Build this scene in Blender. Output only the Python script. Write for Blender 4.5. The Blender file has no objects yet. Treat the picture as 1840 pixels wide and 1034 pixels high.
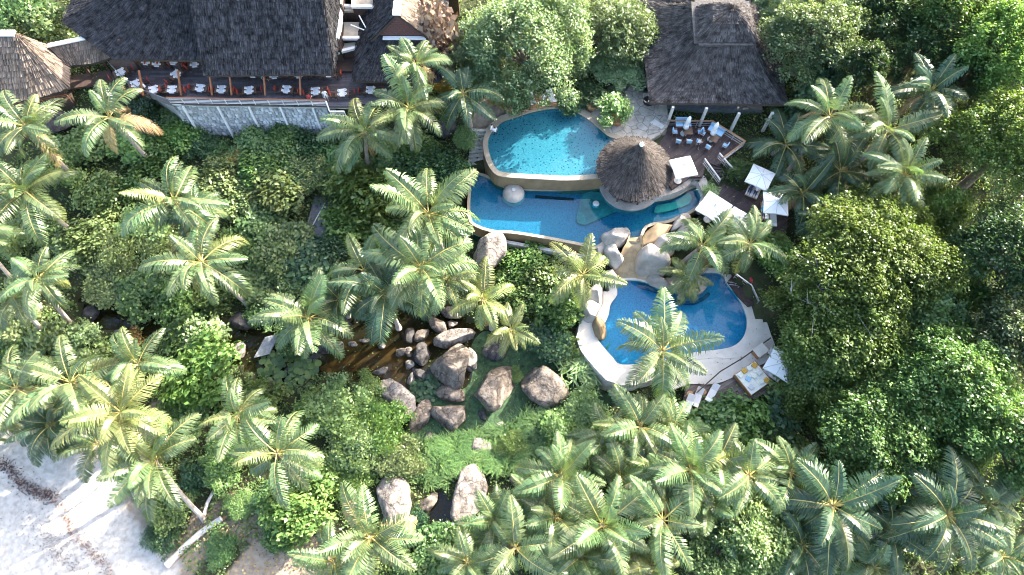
import bpy, bmesh, math, random
import numpy as np
from mathutils import Vector, Matrix

# ------------------------------------------------------------------ camera
TH = math.radians(22.6); F = 1226.0; H = 68.0
sc = bpy.context.scene
C = sc.collection
cam_d = bpy.data.cameras.new('camera'); cam = bpy.data.objects.new('camera', cam_d); C.objects.link(cam)
cam.location = (0, 0, H); cam.rotation_euler = (TH, 0, 0)
cam_d.sensor_fit = 'HORIZONTAL'; cam_d.sensor_width = 36; cam_d.lens = 36 * F / 1840
cam_d.clip_end = 2000; cam_d.clip_start = 1
sc.camera = cam

# ------------------------------------------------------------------ light
SUN_AZ = math.radians(41.4)      # angle from +X, counter clockwise
SUN_EL = math.radians(27.0)
sv = Vector((math.cos(SUN_EL) * math.cos(SUN_AZ), math.cos(SUN_EL) * math.sin(SUN_AZ), math.sin(SUN_EL)))
world = bpy.data.worlds.new('World'); sc.world = world; world.use_nodes = True
wn = world.node_tree; wn.nodes.clear()
wo = wn.nodes.new('ShaderNodeOutputWorld'); wb = wn.nodes.new('ShaderNodeBackground'); ws = wn.nodes.new('ShaderNodeTexSky')
ws.sky_type = 'NISHITA'; ws.sun_disc = False; ws.sun_elevation = SUN_EL
ws.sun_rotation = math.atan2(sv.x, sv.y); ws.altitude = 0; ws.dust_density = 4.0; ws.ozone_density = 1.0
wb.inputs['Strength'].default_value = 0.15
wn.links.new(ws.outputs[0], wb.inputs[0]); wn.links.new(wb.outputs[0], wo.inputs[0])
sun_d = bpy.data.lights.new('sun', 'SUN'); sun = bpy.data.objects.new('sun', sun_d); C.objects.link(sun)
sun_d.energy = 3.5; sun_d.angle = math.radians(0.5); sun_d.color = (1.0, 0.94, 0.84)
sun.rotation_euler = (-sv).to_track_quat('-Z', 'Y').to_euler()
sun.location = (40, 30, 90)
sc.view_settings.view_transform = 'Standard'; sc.view_settings.look = 'None'
sc.view_settings.exposure = 2.95; sc.view_settings.gamma = 1.0; sc.view_settings.use_curve_mapping = False
sc.render.engine = 'CYCLES'
sc.cycles.max_bounces = 8; sc.cycles.diffuse_bounces = 6; sc.cycles.glossy_bounces = 2
sc.cycles.transmission_bounces = 3; sc.cycles.transparent_max_bounces = 8
sc.cycles.sample_clamp_indirect = 8.0
sc.cycles.use_denoising = True; sc.cycles.denoiser = 'OPENIMAGEDENOISE'; sc.cycles.denoising_input_passes = 'RGB_ALBEDO_NORMAL'; sc.cycles.denoising_prefilter = 'ACCURATE'; sc.cycles.filter_width = 1.0

# ------------------------------------------------------------------ helpers
S_, C_ = math.sin(TH), math.cos(TH)
def P(px, py, z=0.0):
    """world point at height z seen at photograph pixel (px, py)"""
    a = px - 920; b = 517 - py
    d = (a, F * S_ + b * C_, -F * C_ + b * S_)
    t = (z - H) / d[2]
    return Vector((d[0] * t, d[1] * t, z))
def PP(pts, z): return [P(x, y, z) for x, y in pts]
def mpp(py, z):
    """metres per photograph pixel at image row py, height z"""
    return (P(1000, py, z) - P(999, py, z)).length
rnd = random.Random(7)

def tag(o, label=None, cat=None, group=None, kind=None):
    if label: o['label'] = label
    if cat: o['category'] = cat
    if group: o['group'] = group
    if kind: o['kind'] = kind
    return o
def link(name, me, mat=None, parent=None, loc=None):
    o = bpy.data.objects.new(name, me); C.objects.link(o)
    if mat is not None and me is not None and len(me.materials) == 0: me.materials.append(mat)
    if parent: o.parent = parent
    if loc is not None: o.location = loc
    return o
def thing(name, loc, label, cat, group=None, rz=0.0):
    o = bpy.data.objects.new(name, None); C.objects.link(o)
    o.empty_display_size = 0.3
    o.location = loc; o.rotation_euler = (0, 0, rz)
    return tag(o, label, cat, group)
def kids(o): return list(o.children)
def copy_tree(o, parent=None):
    c = o.copy(); C.objects.link(c)
    if parent: c.parent = parent
    for ch in kids(o): copy_tree(ch, c)
    return c
def dup(o, loc, rz, label=None, group=None, scale=None):
    c = copy_tree(o); c.location = loc; c.rotation_euler = (0, 0, rz)
    if scale: c.scale = (scale,) * 3
    if label: c['label'] = label
    if group: c['group'] = group
    return c

class MB:
    """collects simple shapes; o = origin subtracted from every vertex"""
    def __init__(s, o=(0, 0, 0)): s.v = []; s.f = []; s.o = Vector(o)
    def add(s, vs, fs):
        b = len(s.v); s.v.extend([tuple(Vector(p) - s.o) for p in vs]); s.f.extend([tuple(b + i for i in f) for f in fs]); return s
    def box(s, c, size, rz=0.0, rot=None):
        m = Matrix.Rotation(rz, 3, 'Z') if rot is None else rot
        hx, hy, hz = size[0] / 2, size[1] / 2, size[2] / 2
        vs = [Vector(c) + m @ Vector((x * hx, y * hy, z * hz)) for z in (-1, 1) for x, y in ((-1, -1), (1, -1), (1, 1), (-1, 1))]
        return s.add(vs, [(3, 2, 1, 0), (4, 5, 6, 7), (0, 1, 5, 4), (1, 2, 6, 5), (2, 3, 7, 6), (3, 0, 4, 7)])
    def bar(s, a, b, w, h=None, up=(0, 0, 1)):
        a, b = Vector(a), Vector(b); h = h or w; d = (b - a); L = d.length
        if L < 1e-6: return s
        x = d / L; u = Vector(up)
        if abs(x.dot(u)) > 0.98: u = Vector((0, 1, 0))
        y = u.cross(x).normalized(); z = x.cross(y)
        m = Matrix((x, y, z)).transposed()
        return s.box((a + b) / 2, (L, w, h), rot=m)
    def tube(s, pts, rad, n=6, cap=True):
        pts = [Vector(p) for p in pts]; vs = []; fs = []
        if not hasattr(rad, '__len__'): rad = [rad] * len(pts)
        for i, p in enumerate(pts):
            t = (pts[min(i + 1, len(pts) - 1)] - pts[max(i - 1, 0)]).normalized()
            u = Vector((1, 0, 0)) if abs(t.x) < 0.9 else Vector((0, 1, 0))
            a = t.cross(u).normalized(); b = t.cross(a)
            for k in range(n):
                an = 2 * math.pi * k / n; vs.append(p + (a * math.cos(an) + b * math.sin(an)) * rad[i])
        for i in range(len(pts) - 1):
            for k in range(n): fs.append((i * n + k, i * n + (k + 1) % n, (i + 1) * n + (k + 1) % n, (i + 1) * n + k))
        if cap: fs.append(tuple(range(n))[::1]); fs.append(tuple(range((len(pts) - 1) * n, len(pts) * n))[::-1])
        return s.add(vs, fs)
    def prism(s, poly, z0, z1, sides=True):
        n = len(poly); vs = [(p[0], p[1], z0) for p in poly] + [(p[0], p[1], z1) for p in poly]
        ar = sum(poly[i][0] * poly[(i + 1) % n][1] - poly[(i + 1) % n][0] * poly[i][1] for i in range(n))
        r = list(range(n)) if ar > 0 else list(range(n))[::-1]
        fs = [tuple(n + i for i in r), tuple(r[::-1])]
        for k in range(n):
            i, j = r[k], r[(k + 1) % n]; fs.append((i, j, n + j, n + i))
        return s.add(vs, fs)
    def sheet(s, poly, z):
        n = len(poly); ar = sum(poly[i][0] * poly[(i + 1) % n][1] - poly[(i + 1) % n][0] * poly[i][1] for i in range(n))
        r = tuple(range(n)) if ar > 0 else tuple(range(n))[::-1]
        return s.add([(p[0], p[1], z) for p in poly], [r])
    def lathe(s, c, prof, n=16, cap=True):
        vs = []; fs = []; c = Vector(c)
        for r, z in prof:
            for k in range(n):
                an = 2 * math.pi * k / n; vs.append(c + Vector((r * math.cos(an), r * math.sin(an), z)))
        for i in range(len(prof) - 1):
            for k in range(n): fs.append((i * n + k, i * n + (k + 1) % n, (i + 1) * n + (k + 1) % n, (i + 1) * n + k))
        if cap: fs.append(tuple(range(n))[::-1]); fs.append(tuple(range((len(prof) - 1) * n, len(prof) * n)))
        return s.add(vs, fs)
    def mesh(s, name, mat=None, smooth=False):
        me = bpy.data.meshes.new(name); me.from_pydata(s.v, [], s.f); me.update()
        if mat is not None: me.materials.append(mat)
        if smooth: me.polygons.foreach_set('use_smooth', [True] * len(me.polygons))
        return me
    def build(s, name, mat, parent=None, loc=None, smooth=False, bevel=0.0):
        me = s.mesh(name, mat, smooth)
        o = link(name, me, None, parent, loc)
        if bevel:
            b = o.modifiers.new('bevel', 'BEVEL'); b.width = bevel; b.segments = 2; b.limit_method = 'ANGLE'
        return o

def catmull(pts, n=6, closed=True):
    out = []; N = len(pts); pts = [Vector(p) for p in pts]
    rng = range(N) if closed else range(N - 1)
    for i in rng:
        g = (lambda k: pts[k % N]) if closed else (lambda k: pts[max(0, min(N - 1, k))])
        p0, p1, p2, p3 = g(i - 1), g(i), g(i + 1), g(i + 2)
        for k in range(n):
            t = k / n
            out.append(0.5 * ((2 * p1) + (p2 - p0) * t + (2 * p0 - 5 * p1 + 4 * p2 - p3) * t * t + (3 * p1 - p0 - 3 * p2 + p3) * t ** 3))
    if not closed: out.append(pts[-1])
    return out
def area(poly):
    n = len(poly); return 0.5 * sum(poly[i][0] * poly[(i + 1) % n][1] - poly[(i + 1) % n][0] * poly[i][1] for i in range(n))
def offset(poly, w):
    """offset a closed polygon outwards by w (w may be a list)"""
    n = len(poly); sg = 1 if area(poly) > 0 else -1; out = []
    for i in range(n):
        a, b, c = Vector(poly[i - 1]).to_2d(), Vector(poly[i]).to_2d(), Vector(poly[(i + 1) % n]).to_2d()
        t = ((b - a).normalized() + (c - b).normalized())
        t = t.normalized() if t.length > 1e-6 else (c - b).normalized()
        nn = Vector((t.y, -t.x)) * sg
        ww = w[i] if hasattr(w, '__len__') else w
        out.append(Vector((b.x + nn.x * ww, b.y + nn.y * ww, poly[i][2] if len(poly[i]) > 2 else 0)))
    return out
def inside(poly, x, y):
    r = False; n = len(poly); j = n - 1
    for i in range(n):
        xi, yi, xj, yj = poly[i][0], poly[i][1], poly[j][0], poly[j][1]
        if (yi > y) != (yj > y) and x < (xj - xi) * (y - yi) / (yj - yi) + xi: r = not r
        j = i
    return r
def inside_np(poly, X, Y):
    r = np.zeros(X.shape, bool); n = len(poly); j = n - 1
    for i in range(n):
        xi, yi, xj, yj = poly[i][0], poly[i][1], poly[j][0], poly[j][1]
        if yi != yj:
            c = ((yi > Y) != (yj > Y)) & (X < (xj - xi) * (Y - yi) / (yj - yi) + xi); r ^= c
        j = i
    return r

# ------------------------------------------------------------------ materials
class N:
    def __init__(s, m): s.t = m.node_tree
    def __call__(s, typ, **kw):
        n = s.t.nodes.new(typ)
        for k, v in kw.items():
            if k.startswith('i_'):
                n.inputs[k[2:].replace('_', ' ')].default_value = v
            else: setattr(n, k, v)
        return n
    def l(s, a, b): s.t.links.new(a, b)
def newmat(name):
    m = bpy.data.materials.new(name); m.use_nodes = True; m.node_tree.nodes.clear()
    n = N(m); o = n('ShaderNodeOutputMaterial'); return m, n, o
def ramp(n, stops, interp='LINEAR'):
    r = n('ShaderNodeValToRGB'); r.color_ramp.interpolation = interp
    e = r.color_ramp.elements
    while len(e) < len(stops): e.new(0.5)
    for i, (p, c) in enumerate(stops): e[i].position = p; e[i].color = (*c, 1)
    return r
def mat(name, col, rough=0.7, var=0.25, scale=2.0, bump=0.0, bscale=None, spec=0.3, island=0.0, stretch=None, col2=None, metal=0.0):
    m, n, o = newmat(name); b = n('ShaderNodeBsdfPrincipled')
    b.inputs['Roughness'].default_value = rough; b.inputs['Specular IOR Level'].default_value = spec; b.inputs['Metallic'].default_value = metal
    n.l(b.outputs[0], o.inputs[0])
    tc = n('ShaderNodeTexCoord'); mp = n('ShaderNodeMapping')
    if stretch: mp.inputs['Scale'].default_value = stretch
    n.l(tc.outputs['Object'], mp.inputs[0])
    nz = n('ShaderNodeTexNoise'); nz.inputs['Scale'].default_value = scale; nz.inputs['Detail'].default_value = 6; nz.inputs['Roughness'].default_value = 0.65
    n.l(mp.outputs[0], nz.inputs['Vector'])
    lo = tuple(c * (1 - var) for c in col); hi = tuple(min(1, c * (1 + var)) for c in (col2 or col))
    r = ramp(n, [(0.3, lo), (0.7, hi)]); n.l(nz.outputs[0], r.inputs[0])
    out = r.outputs[0]
    if island:
        g = n('ShaderNodeNewGeometry'); mr = n('ShaderNodeMapRange'); mr.inputs[3].default_value = 1 - island; mr.inputs[4].default_value = 1 + island
        n.l(g.outputs['Random Per Island'], mr.inputs[0])
        mx = n('ShaderNodeMix', data_type='RGBA', blend_type='MULTIPLY'); mx.inputs[0].default_value = 1
        n.l(out, mx.inputs[6]); n.l(mr.outputs[0], mx.inputs[7]); out = mx.outputs[2]
    n.l(out, b.inputs['Base Color'])
    if bump:
        nb = n('ShaderNodeTexNoise'); nb.inputs['Scale'].default_value = bscale or scale * 3; nb.inputs['Detail'].default_value = 5
        n.l(mp.outputs[0], nb.inputs['Vector'])
        bp = n('ShaderNodeBump'); bp.inputs['Strength'].default_value = bump; bp.inputs['Distance'].default_value = 0.1
        n.l(nb.outputs[0], bp.inputs['Height']); n.l(bp.outputs[0], b.inputs['Normal'])
    return m
def leafmat(name, a, b_, c, rough=0.45, trans=0.28, spec=0.32):
    m, n, o = newmat(name); b = n('ShaderNodeBsdfPrincipled'); tr = n('ShaderNodeBsdfTranslucent'); mx = n('ShaderNodeMixShader')
    g = n('ShaderNodeNewGeometry'); oi = n('ShaderNodeObjectInfo')
    tc = n('ShaderNodeTexCoord'); nz = n('ShaderNodeTexNoise'); nz.inputs['Scale'].default_value = 0.55; nz.inputs['Detail'].default_value = 3; n.l(tc.outputs['Object'], nz.inputs['Vector'])
    f1 = n('ShaderNodeMath', operation='MULTIPLY'); f1.inputs[1].default_value = 0.6; n.l(g.outputs['Random Per Island'], f1.inputs[0])
    f2 = n('ShaderNodeMapRange'); f2.inputs[1].default_value = 0.3; f2.inputs[2].default_value = 0.7; f2.inputs[4].default_value = 0.4; n.l(nz.outputs[0], f2.inputs[0])
    fa = n('ShaderNodeMath', operation='ADD'); n.l(f1.outputs[0], fa.inputs[0]); n.l(f2.outputs[0], fa.inputs[1])
    r = ramp(n, [(0.1, a), (0.5, b_), (0.9, c)]); n.l(fa.outputs[0], r.inputs[0])
    hs = n('ShaderNodeHueSaturation'); mr = n('ShaderNodeMapRange'); mr.inputs[3].default_value = 0.482; mr.inputs[4].default_value = 0.518
    mv = n('ShaderNodeMapRange'); mv.inputs[3].default_value = 0.75; mv.inputs[4].default_value = 1.22
    n.l(oi.outputs['Random'], mr.inputs[0]); n.l(oi.outputs['Random'], mv.inputs[0])
    n.l(mr.outputs[0], hs.inputs['Hue']); n.l(mv.outputs[0], hs.inputs['Value']); n.l(r.outputs[0], hs.inputs['Color'])
    n.l(hs.outputs[0], b.inputs['Base Color']); b.inputs['Roughness'].default_value = rough; b.inputs['Specular IOR Level'].default_value = spec
    tm = n('ShaderNodeMix', data_type='RGBA', blend_type='MULTIPLY'); tm.inputs[0].default_value = 1; tm.inputs[7].default_value = (1.5, 1.5, 0.7, 1)
    n.l(hs.outputs[0], tm.inputs[6]); n.l(tm.outputs[2], tr.inputs['Color'])
    mx.inputs[0].default_value = trans
    n.l(b.outputs[0], mx.inputs[1]); n.l(tr.outputs[0], mx.inputs[2]); n.l(mx.outputs[0], o.inputs[0])
    return m
def watermat(name, tint, rough=0.03, bump=0.12, scale=1.2, murk=None, murk_amt=0.0):
    m, n, o = newmat(name)
    tr = n('ShaderNodeBsdfTransparent'); tr.inputs[0].default_value = (*tint, 1)
    base = tr.outputs[0]
    if murk:
        df = n('ShaderNodeBsdfDiffuse'); df.inputs[0].default_value = (*murk, 1); mm = n('ShaderNodeMixShader'); mm.inputs[0].default_value = murk_amt
        n.l(tr.outputs[0], mm.inputs[1]); n.l(df.outputs[0], mm.inputs[2]); base = mm.outputs[0]
    gl = n('ShaderNodeBsdfGlossy'); gl.inputs['Roughness'].default_value = rough
    lw = n('ShaderNodeLayerWeight'); lw.inputs[0].default_value = 0.5
    pw = n('ShaderNodeMath', operation='POWER'); pw.inputs[1].default_value = 4.0; n.l(lw.outputs['Facing'], pw.inputs[0])
    fr = n('ShaderNodeMath', operation='MULTIPLY_ADD'); fr.inputs[1].default_value = 0.8; fr.inputs[2].default_value = 0.025; n.l(pw.outputs[0], fr.inputs[0])
    tc = n('ShaderNodeTexCoord'); nz = n('ShaderNodeTexNoise'); nz.inputs['Scale'].default_value = scale; nz.inputs['Detail'].default_value = 3
    n.l(tc.outputs['Object'], nz.inputs['Vector'])
    bp = n('ShaderNodeBump'); bp.inputs['Strength'].default_value = bump; bp.inputs['Distance'].default_value = 0.1; n.l(nz.outputs[0], bp.inputs['Height'])
    n.l(bp.outputs[0], gl.inputs['Normal']); n.l(bp.outputs[0], lw.inputs['Normal'])
    mx = n('ShaderNodeMixShader'); n.l(fr.outputs[0], mx.inputs[0]); n.l(base, mx.inputs[1]); n.l(gl.outputs[0], mx.inputs[2])
    n.l(mx.outputs[0], o.inputs[0]); return m
def mosaicmat(name, a, b_, speck, scale=9.0):
    m, n, o = newmat(name); b = n('ShaderNodeBsdfPrincipled'); b.inputs['Roughness'].default_value = 0.4
    tc = n('ShaderNodeTexCoord')
    v = n('ShaderNodeTexVoronoi'); v.inputs['Scale'].default_value = scale; n.l(tc.outputs['Object'], v.inputs['Vector'])
    r = ramp(n, [(0.0, a), (1.0, b_)]); n.l(v.outputs['Color'], r.inputs[0])
    v2 = n('ShaderNodeTexVoronoi'); v2.inputs['Scale'].default_value = 2.6; v2.inputs['Randomness'].default_value = 0.8
    n.l(tc.outputs['Object'], v2.inputs['Vector'])
    r2 = ramp(n, [(0.16, (1, 1, 1)), (0.26, (0, 0, 0))]); n.l(v2.outputs['Distance'], r2.inputs[0])
    mx = n('ShaderNodeMix', data_type='RGBA'); n.l(r2.outputs[0], mx.inputs[0]); n.l(r.outputs[0], mx.inputs[6]); mx.inputs[7].default_value = (*speck, 1)
    n.l(mx.outputs[2], b.inputs['Base Color']); n.l(b.outputs[0], o.inputs[0]); return m

M = {}
M['thatch_shaded'] = mat('thatch_shaded', (0.019, 0.0187, 0.0205), 0.95, 0.6, 1.6, 0.5, 9, 0.08, island=0.4, col2=(0.038, 0.0375, 0.040))  # shade of the roof slopes put into a dark bluish thatch colour
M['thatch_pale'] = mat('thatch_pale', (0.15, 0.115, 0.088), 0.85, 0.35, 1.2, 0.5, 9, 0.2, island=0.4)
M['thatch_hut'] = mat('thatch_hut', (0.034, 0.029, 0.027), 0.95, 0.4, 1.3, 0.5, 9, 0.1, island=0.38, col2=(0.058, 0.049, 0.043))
M['thatch_under'] = mat('thatch_under', (0.06, 0.045, 0.035), 0.9, 0.3)
M['thatch_villa'] = mat('thatch_villa', (0.040, 0.036, 0.035), 0.95, 0.6, 1.3, 0.5, 9, 0.08, island=0.38, col2=(0.072, 0.065, 0.062))
M['white'] = mat('white_paint', (0.66, 0.65, 0.63), 0.5, 0.06, 3, 0.05)
M['canvas'] = mat('white_canvas', (0.64, 0.63, 0.61), 0.75, 0.05, 3, 0.08, 5)
M['cloth'] = mat('white_cloth', (0.50, 0.49, 0.49), 0.8, 0.06, 5, 0.1)
M['concrete'] = mat('concrete', (0.42, 0.40, 0.36), 0.8, 0.25, 1.0, 0.15)
M['roofcon'] = mat('roof_concrete', (0.36, 0.31, 0.24), 0.85, 0.25, 1.3, 0.1)
M['coping'] = mat('pool_coping', (0.25, 0.21, 0.155), 0.7, 0.22, 0.9, 0.1)
M['tan'] = mat('tan_render', (0.19, 0.135, 0.075), 0.6, 0.25, 0.8, 0.1)
M['palecoping'] = mat('pale_coping', (0.56, 0.50, 0.43), 0.75, 0.12, 0.8, 0.1)
M['stonewall'] = mat('wall_stone', (0.40, 0.41, 0.40), 0.85, 0.3, 1.5, 0.3, 6, island=0.35)
M['mortar'] = mat('wall_mortar', (0.30, 0.30, 0.29), 0.9, 0.2, 3, 0.2)
M['deck'] = mat('dark_deck', (0.05, 0.034, 0.032), 0.6, 0.35, 1.5, 0.15, 8, island=0.3)
M['teak'] = mat('teak', (0.30, 0.155, 0.07), 0.55, 0.25, 4, 0.1)
M['tabletop'] = mat('table_top', (0.10, 0.06, 0.04), 0.45, 0.25, 4)
M['orange'] = mat('orange_wood', (0.24, 0.095, 0.045), 0.5, 0.2, 3, 0.1)
M['darkwood'] = mat('dark_wood', (0.06, 0.038, 0.03), 0.6, 0.3, 3, 0.1)
M['red'] = mat('red_cushion', (0.30, 0.045, 0.03), 0.8, 0.15, 6)
M['bluecush'] = mat('blue_cushion', (0.30, 0.47, 0.60), 0.8, 0.1, 6)
M['cream'] = mat('cream_cushion', (0.70, 0.66, 0.56), 0.8, 0.1, 5)
M['yellow'] = mat('yellow_cushion', (0.55, 0.30, 0.05), 0.8, 0.15, 5)
M['shingle'] = mat('red_shingle', (0.11, 0.055, 0.048), 0.8, 0.3, 4, 0.2, island=0.3)
M['metal'] = mat('grey_metal', (0.45, 0.46, 0.48), 0.35, 0.1, 4, metal=0.6)
M['black'] = mat('black_iron', (0.02, 0.02, 0.02), 0.5, 0.2, 5)
M['granite'] = mat('granite', (0.105, 0.09, 0.078), 0.85, 0.55, 0.55, 0.8, 3.0, col2=(0.165, 0.14, 0.12))
M['granite_dark'] = mat('granite_dark', (0.065, 0.06, 0.058), 0.8, 0.5, 0.7, 0.8, 3.0, col2=(0.10, 0.092, 0.088))
M['granite_pale'] = mat('granite_pale', (0.21, 0.185, 0.165), 0.85, 0.5, 0.6, 0.8, 3.0, col2=(0.31, 0.275, 0.245))
M['rockwork'] = mat('rockwork', (0.30, 0.27, 0.235), 0.85, 0.35, 0.5, 0.6, 2.2)
M['trunk'] = mat('palm_trunk', (0.34, 0.28, 0.235), 0.85, 0.3, 2.5, 0.4, 10)
M['bark'] = mat('bark', (0.15, 0.115, 0.09), 0.9, 0.35, 3, 0.4)
M['greytwig'] = mat('grey_twig', (0.22, 0.205, 0.195), 0.85, 0.2, 5)
M['rachis'] = mat('frond_rachis', (0.30, 0.25, 0.075), 0.45, 0.25, 2, spec=0.4)
def rockmat(name, lo, mid, hi):
    m, n, o = newmat(name); b = n('ShaderNodeBsdfPrincipled'); b.inputs['Roughness'].default_value = .85; b.inputs['Specular IOR Level'].default_value = .2
    tc = n('ShaderNodeTexCoord'); mp = n('ShaderNodeMapping'); mp.inputs['Scale'].default_value = (1.6, 1.6, .45); n.l(tc.outputs['Object'], mp.inputs[0])
    a = n('ShaderNodeTexNoise'); a.inputs['Scale'].default_value = 1.1; a.inputs['Detail'].default_value = 9; a.inputs['Roughness'].default_value = .7; n.l(mp.outputs[0], a.inputs['Vector'])
    r = ramp(n, [(.32, lo), (.5, mid), (.68, hi)]); n.l(a.outputs[0], r.inputs[0])
    v = n('ShaderNodeTexVoronoi', feature='DISTANCE_TO_EDGE'); v.inputs['Scale'].default_value = .55; wv = n('ShaderNodeMix', data_type='VECTOR'); 
    ad = n('ShaderNodeVectorMath', operation='ADD'); nz = n('ShaderNodeTexNoise'); nz.inputs['Scale'].default_value = 1.5; n.l(tc.outputs['Object'], nz.inputs['Vector']); n.l(nz.outputs['Color'], ad.inputs[0]); n.l(tc.outputs['Object'], ad.inputs[1]); n.l(ad.outputs[0], v.inputs['Vector'])
    r2 = ramp(n, [(.0, (.25, .25, .25)), (.035, (1, 1, 1))]); n.l(v.outputs['Distance'], r2.inputs[0])
    mx = n('ShaderNodeMix', data_type='RGBA', blend_type='MULTIPLY'); mx.inputs[0].default_value = .85; n.l(r.outputs[0], mx.inputs[6]); n.l(r2.outputs[0], mx.inputs[7]); n.l(mx.outputs[2], b.inputs['Base Color'])
    bn = n('ShaderNodeTexNoise'); bn.inputs['Scale'].default_value = 3.5; bn.inputs['Detail'].default_value = 8; n.l(tc.outputs['Object'], bn.inputs['Vector'])
    bp = n('ShaderNodeBump'); bp.inputs['Strength'].default_value = .8; bp.inputs['Distance'].default_value = .12; n.l(bn.outputs[0], bp.inputs['Height']); n.l(bp.outputs[0], b.inputs['Normal'])
    n.l(b.outputs[0], o.inputs[0]); return m
M['granite'] = rockmat('granite', (.042, .035, .030), (.125, .102, .083), (.22, .185, .15))
M['granite_dark'] = rockmat('granite_dark', (.025, .024, .024), (.055, .05, .048), (.09, .082, .078))
M['granite_pale'] = rockmat('granite_pale', (.06, .052, .046), (.175, .15, .13), (.30, .265, .235))
M['coconut'] = mat('coconut', (0.22, 0.16, 0.05), 0.5, 0.3, 4)
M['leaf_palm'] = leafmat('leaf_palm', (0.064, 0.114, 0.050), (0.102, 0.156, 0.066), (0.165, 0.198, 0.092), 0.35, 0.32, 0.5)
M['leaf_palm_shaded'] = leafmat('leaf_palm_shaded', (0.026, 0.060, 0.034), (0.040, 0.080, 0.040), (0.062, 0.102, 0.044), 0.36, 0.28, 0.45)  # palm leaf darkened: shade under the trees put into its colour
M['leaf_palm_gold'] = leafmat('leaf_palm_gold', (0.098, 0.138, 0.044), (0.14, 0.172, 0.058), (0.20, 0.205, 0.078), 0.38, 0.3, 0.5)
M['leaf_dead'] = leafmat('leaf_dead', (0.20, 0.13, 0.06), (0.27, 0.19, 0.09), (0.33, 0.25, 0.14), 0.7, 0.1, 0.2)
M['leaf_dark'] = leafmat('leaf_dark', (0.030, 0.066, 0.036), (0.048, 0.098, 0.046), (0.085, 0.135, 0.054), 0.38, 0.26)  # dark shade-green, shade around the plants put into the leaf colour
M['leaf_mid'] = leafmat('leaf_mid', (0.050, 0.098, 0.036), (0.085, 0.148, 0.048), (0.150, 0.205, 0.068), 0.38, 0.28)
M['leaf_yellow'] = leafmat('leaf_yellow', (0.070, 0.132, 0.038), (0.120, 0.200, 0.054), (0.205, 0.270, 0.092), 0.38, 0.3)
M['leaf_pale'] = leafmat('leaf_pale', (0.095, 0.145, 0.056), (0.150, 0.212, 0.080), (0.245, 0.285, 0.120), 0.4, 0.26)
M['leaf_grey'] = leafmat('leaf_grey', (0.070, 0.118, 0.058), (0.115, 0.165, 0.080), (0.185, 0.215, 0.115), 0.34, 0.22)
M['leaf_brown'] = leafmat('leaf_brown', (0.10, 0.055, 0.04), (0.17, 0.11, 0.08), (0.30, 0.22, 0.17), 0.7, 0.05, 0.2)
M['leaf_orange'] = leafmat('leaf_orange', (0.10, 0.10, 0.02), (0.22, 0.17, 0.04), (0.30, 0.13, 0.04), 0.5, 0.2)
M['algae'] = mat('algae', (0.026, 0.055, 0.026), 0.85, 0.5, 2.2, 0.5, 14, col2=(0.045, 0.085, 0.036))
M['floor_up'] = mosaicmat('mosaic_upper', (0.13, 0.21, 0.22), (0.25, 0.33, 0.33), (0.035, 0.075, 0.085))
M['floor_mid'] = mosaicmat('mosaic_middle', (0.065, 0.12, 0.15), (0.14, 0.205, 0.24), (0.05, 0.10, 0.12))
M['floor_low'] = mosaicmat('mosaic_lower', (0.11, 0.21, 0.29), (0.21, 0.33, 0.42), (0.10, 0.20, 0.27))
M['water'] = watermat('pool_water', (0.33, 0.66, 0.76))
M['water_mid'] = watermat('pool_water_blue', (0.24, 0.70, 0.85))
M['pondwater'] = watermat('pond_water', (0.50, 0.40, 0.22), 0.04, 0.15, 0.8, murk=(0.045, 0.042, 0.022), murk_amt=0.25)
M['skin'] = mat('skin', (0.42, 0.25, 0.17), 0.6, 0.08, 8)
M['hair'] = mat('hair', (0.03, 0.02, 0.015), 0.6, 0.2, 8)
M['shirt_white'] = mat('shirt_white', (0.75, 0.74, 0.73), 0.85, 0.05, 8)
M['shorts_dark'] = mat('shorts_dark', (0.04, 0.045, 0.07), 0.85, 0.1, 8)
M['shirt_teal'] = mat('shirt_teal', (0.05, 0.42, 0.40), 0.85, 0.1, 8)
M['shirt_red'] = mat('shirt_red', (0.45, 0.05, 0.05), 0.85, 0.1, 8)
# ------------------------------------------------------------------ ground
Z_UP, Z_MID, Z_LOW, Z_POND = 7.2, 5.2, 2.6, 0.35
CP = [  # photograph pixel and ground height there
 (0,1034,0),(100,900,0),(250,1000,0),(400,1030,0.4),(0,780,0.5),(150,800,0.3),(300,760,.6),(450,960,.6),(560,1020,.7),
 (700,650,.7),(960,690,.7),(780,760,.7),(560,650,.7),(220,570,.8),(100,560,1.2),(300,640,1.0),(450,600,.9),(820,900,.6),(700,900,.8),
 (1000,900,1.0),(1200,950,1.2),(1500,950,1.6),(1750,980,2.0),(1800,750,3.5),(1600,700,3.0),(1400,760,1.8),(1250,760,1.3),
 (1800,500,4.5),(1500,500,4.2),(1800,250,6.5),(1600,300,5.6),(1480,380,5.0),(1800,30,9.5),(1500,60,8.6),(1290,110,6.9),(1300,240,6.0),
 (1000,100,7.1),(1000,180,7.1),(850,200,7.0),(1120,200,7.0),(760,250,5.2),(800,330,4.2),(700,300,3.8),(600,300,3.2),(500,260,3.0),(400,250,3.0),
 (330,230,3.0),(450,120,6.0),(700,120,7.2),(600,20,8.0),(300,60,7.0),(150,120,6.0),(50,150,5.4),(60,230,4.0),(20,40,7.0),(180,290,3.4),(60,400,2.6),
 (300,400,2.6),(450,400,2.6),(600,420,2.5),(740,450,2.4),(850,500,2.0),(950,500,2.2),(1000,580,1.6),(600,540,1.3),(870,590,1.0),(1380,640,2.4),(1400,450,4.6)]
cpx = np.array([P(a, b, z)[:3] for a, b, z in CP])
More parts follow.
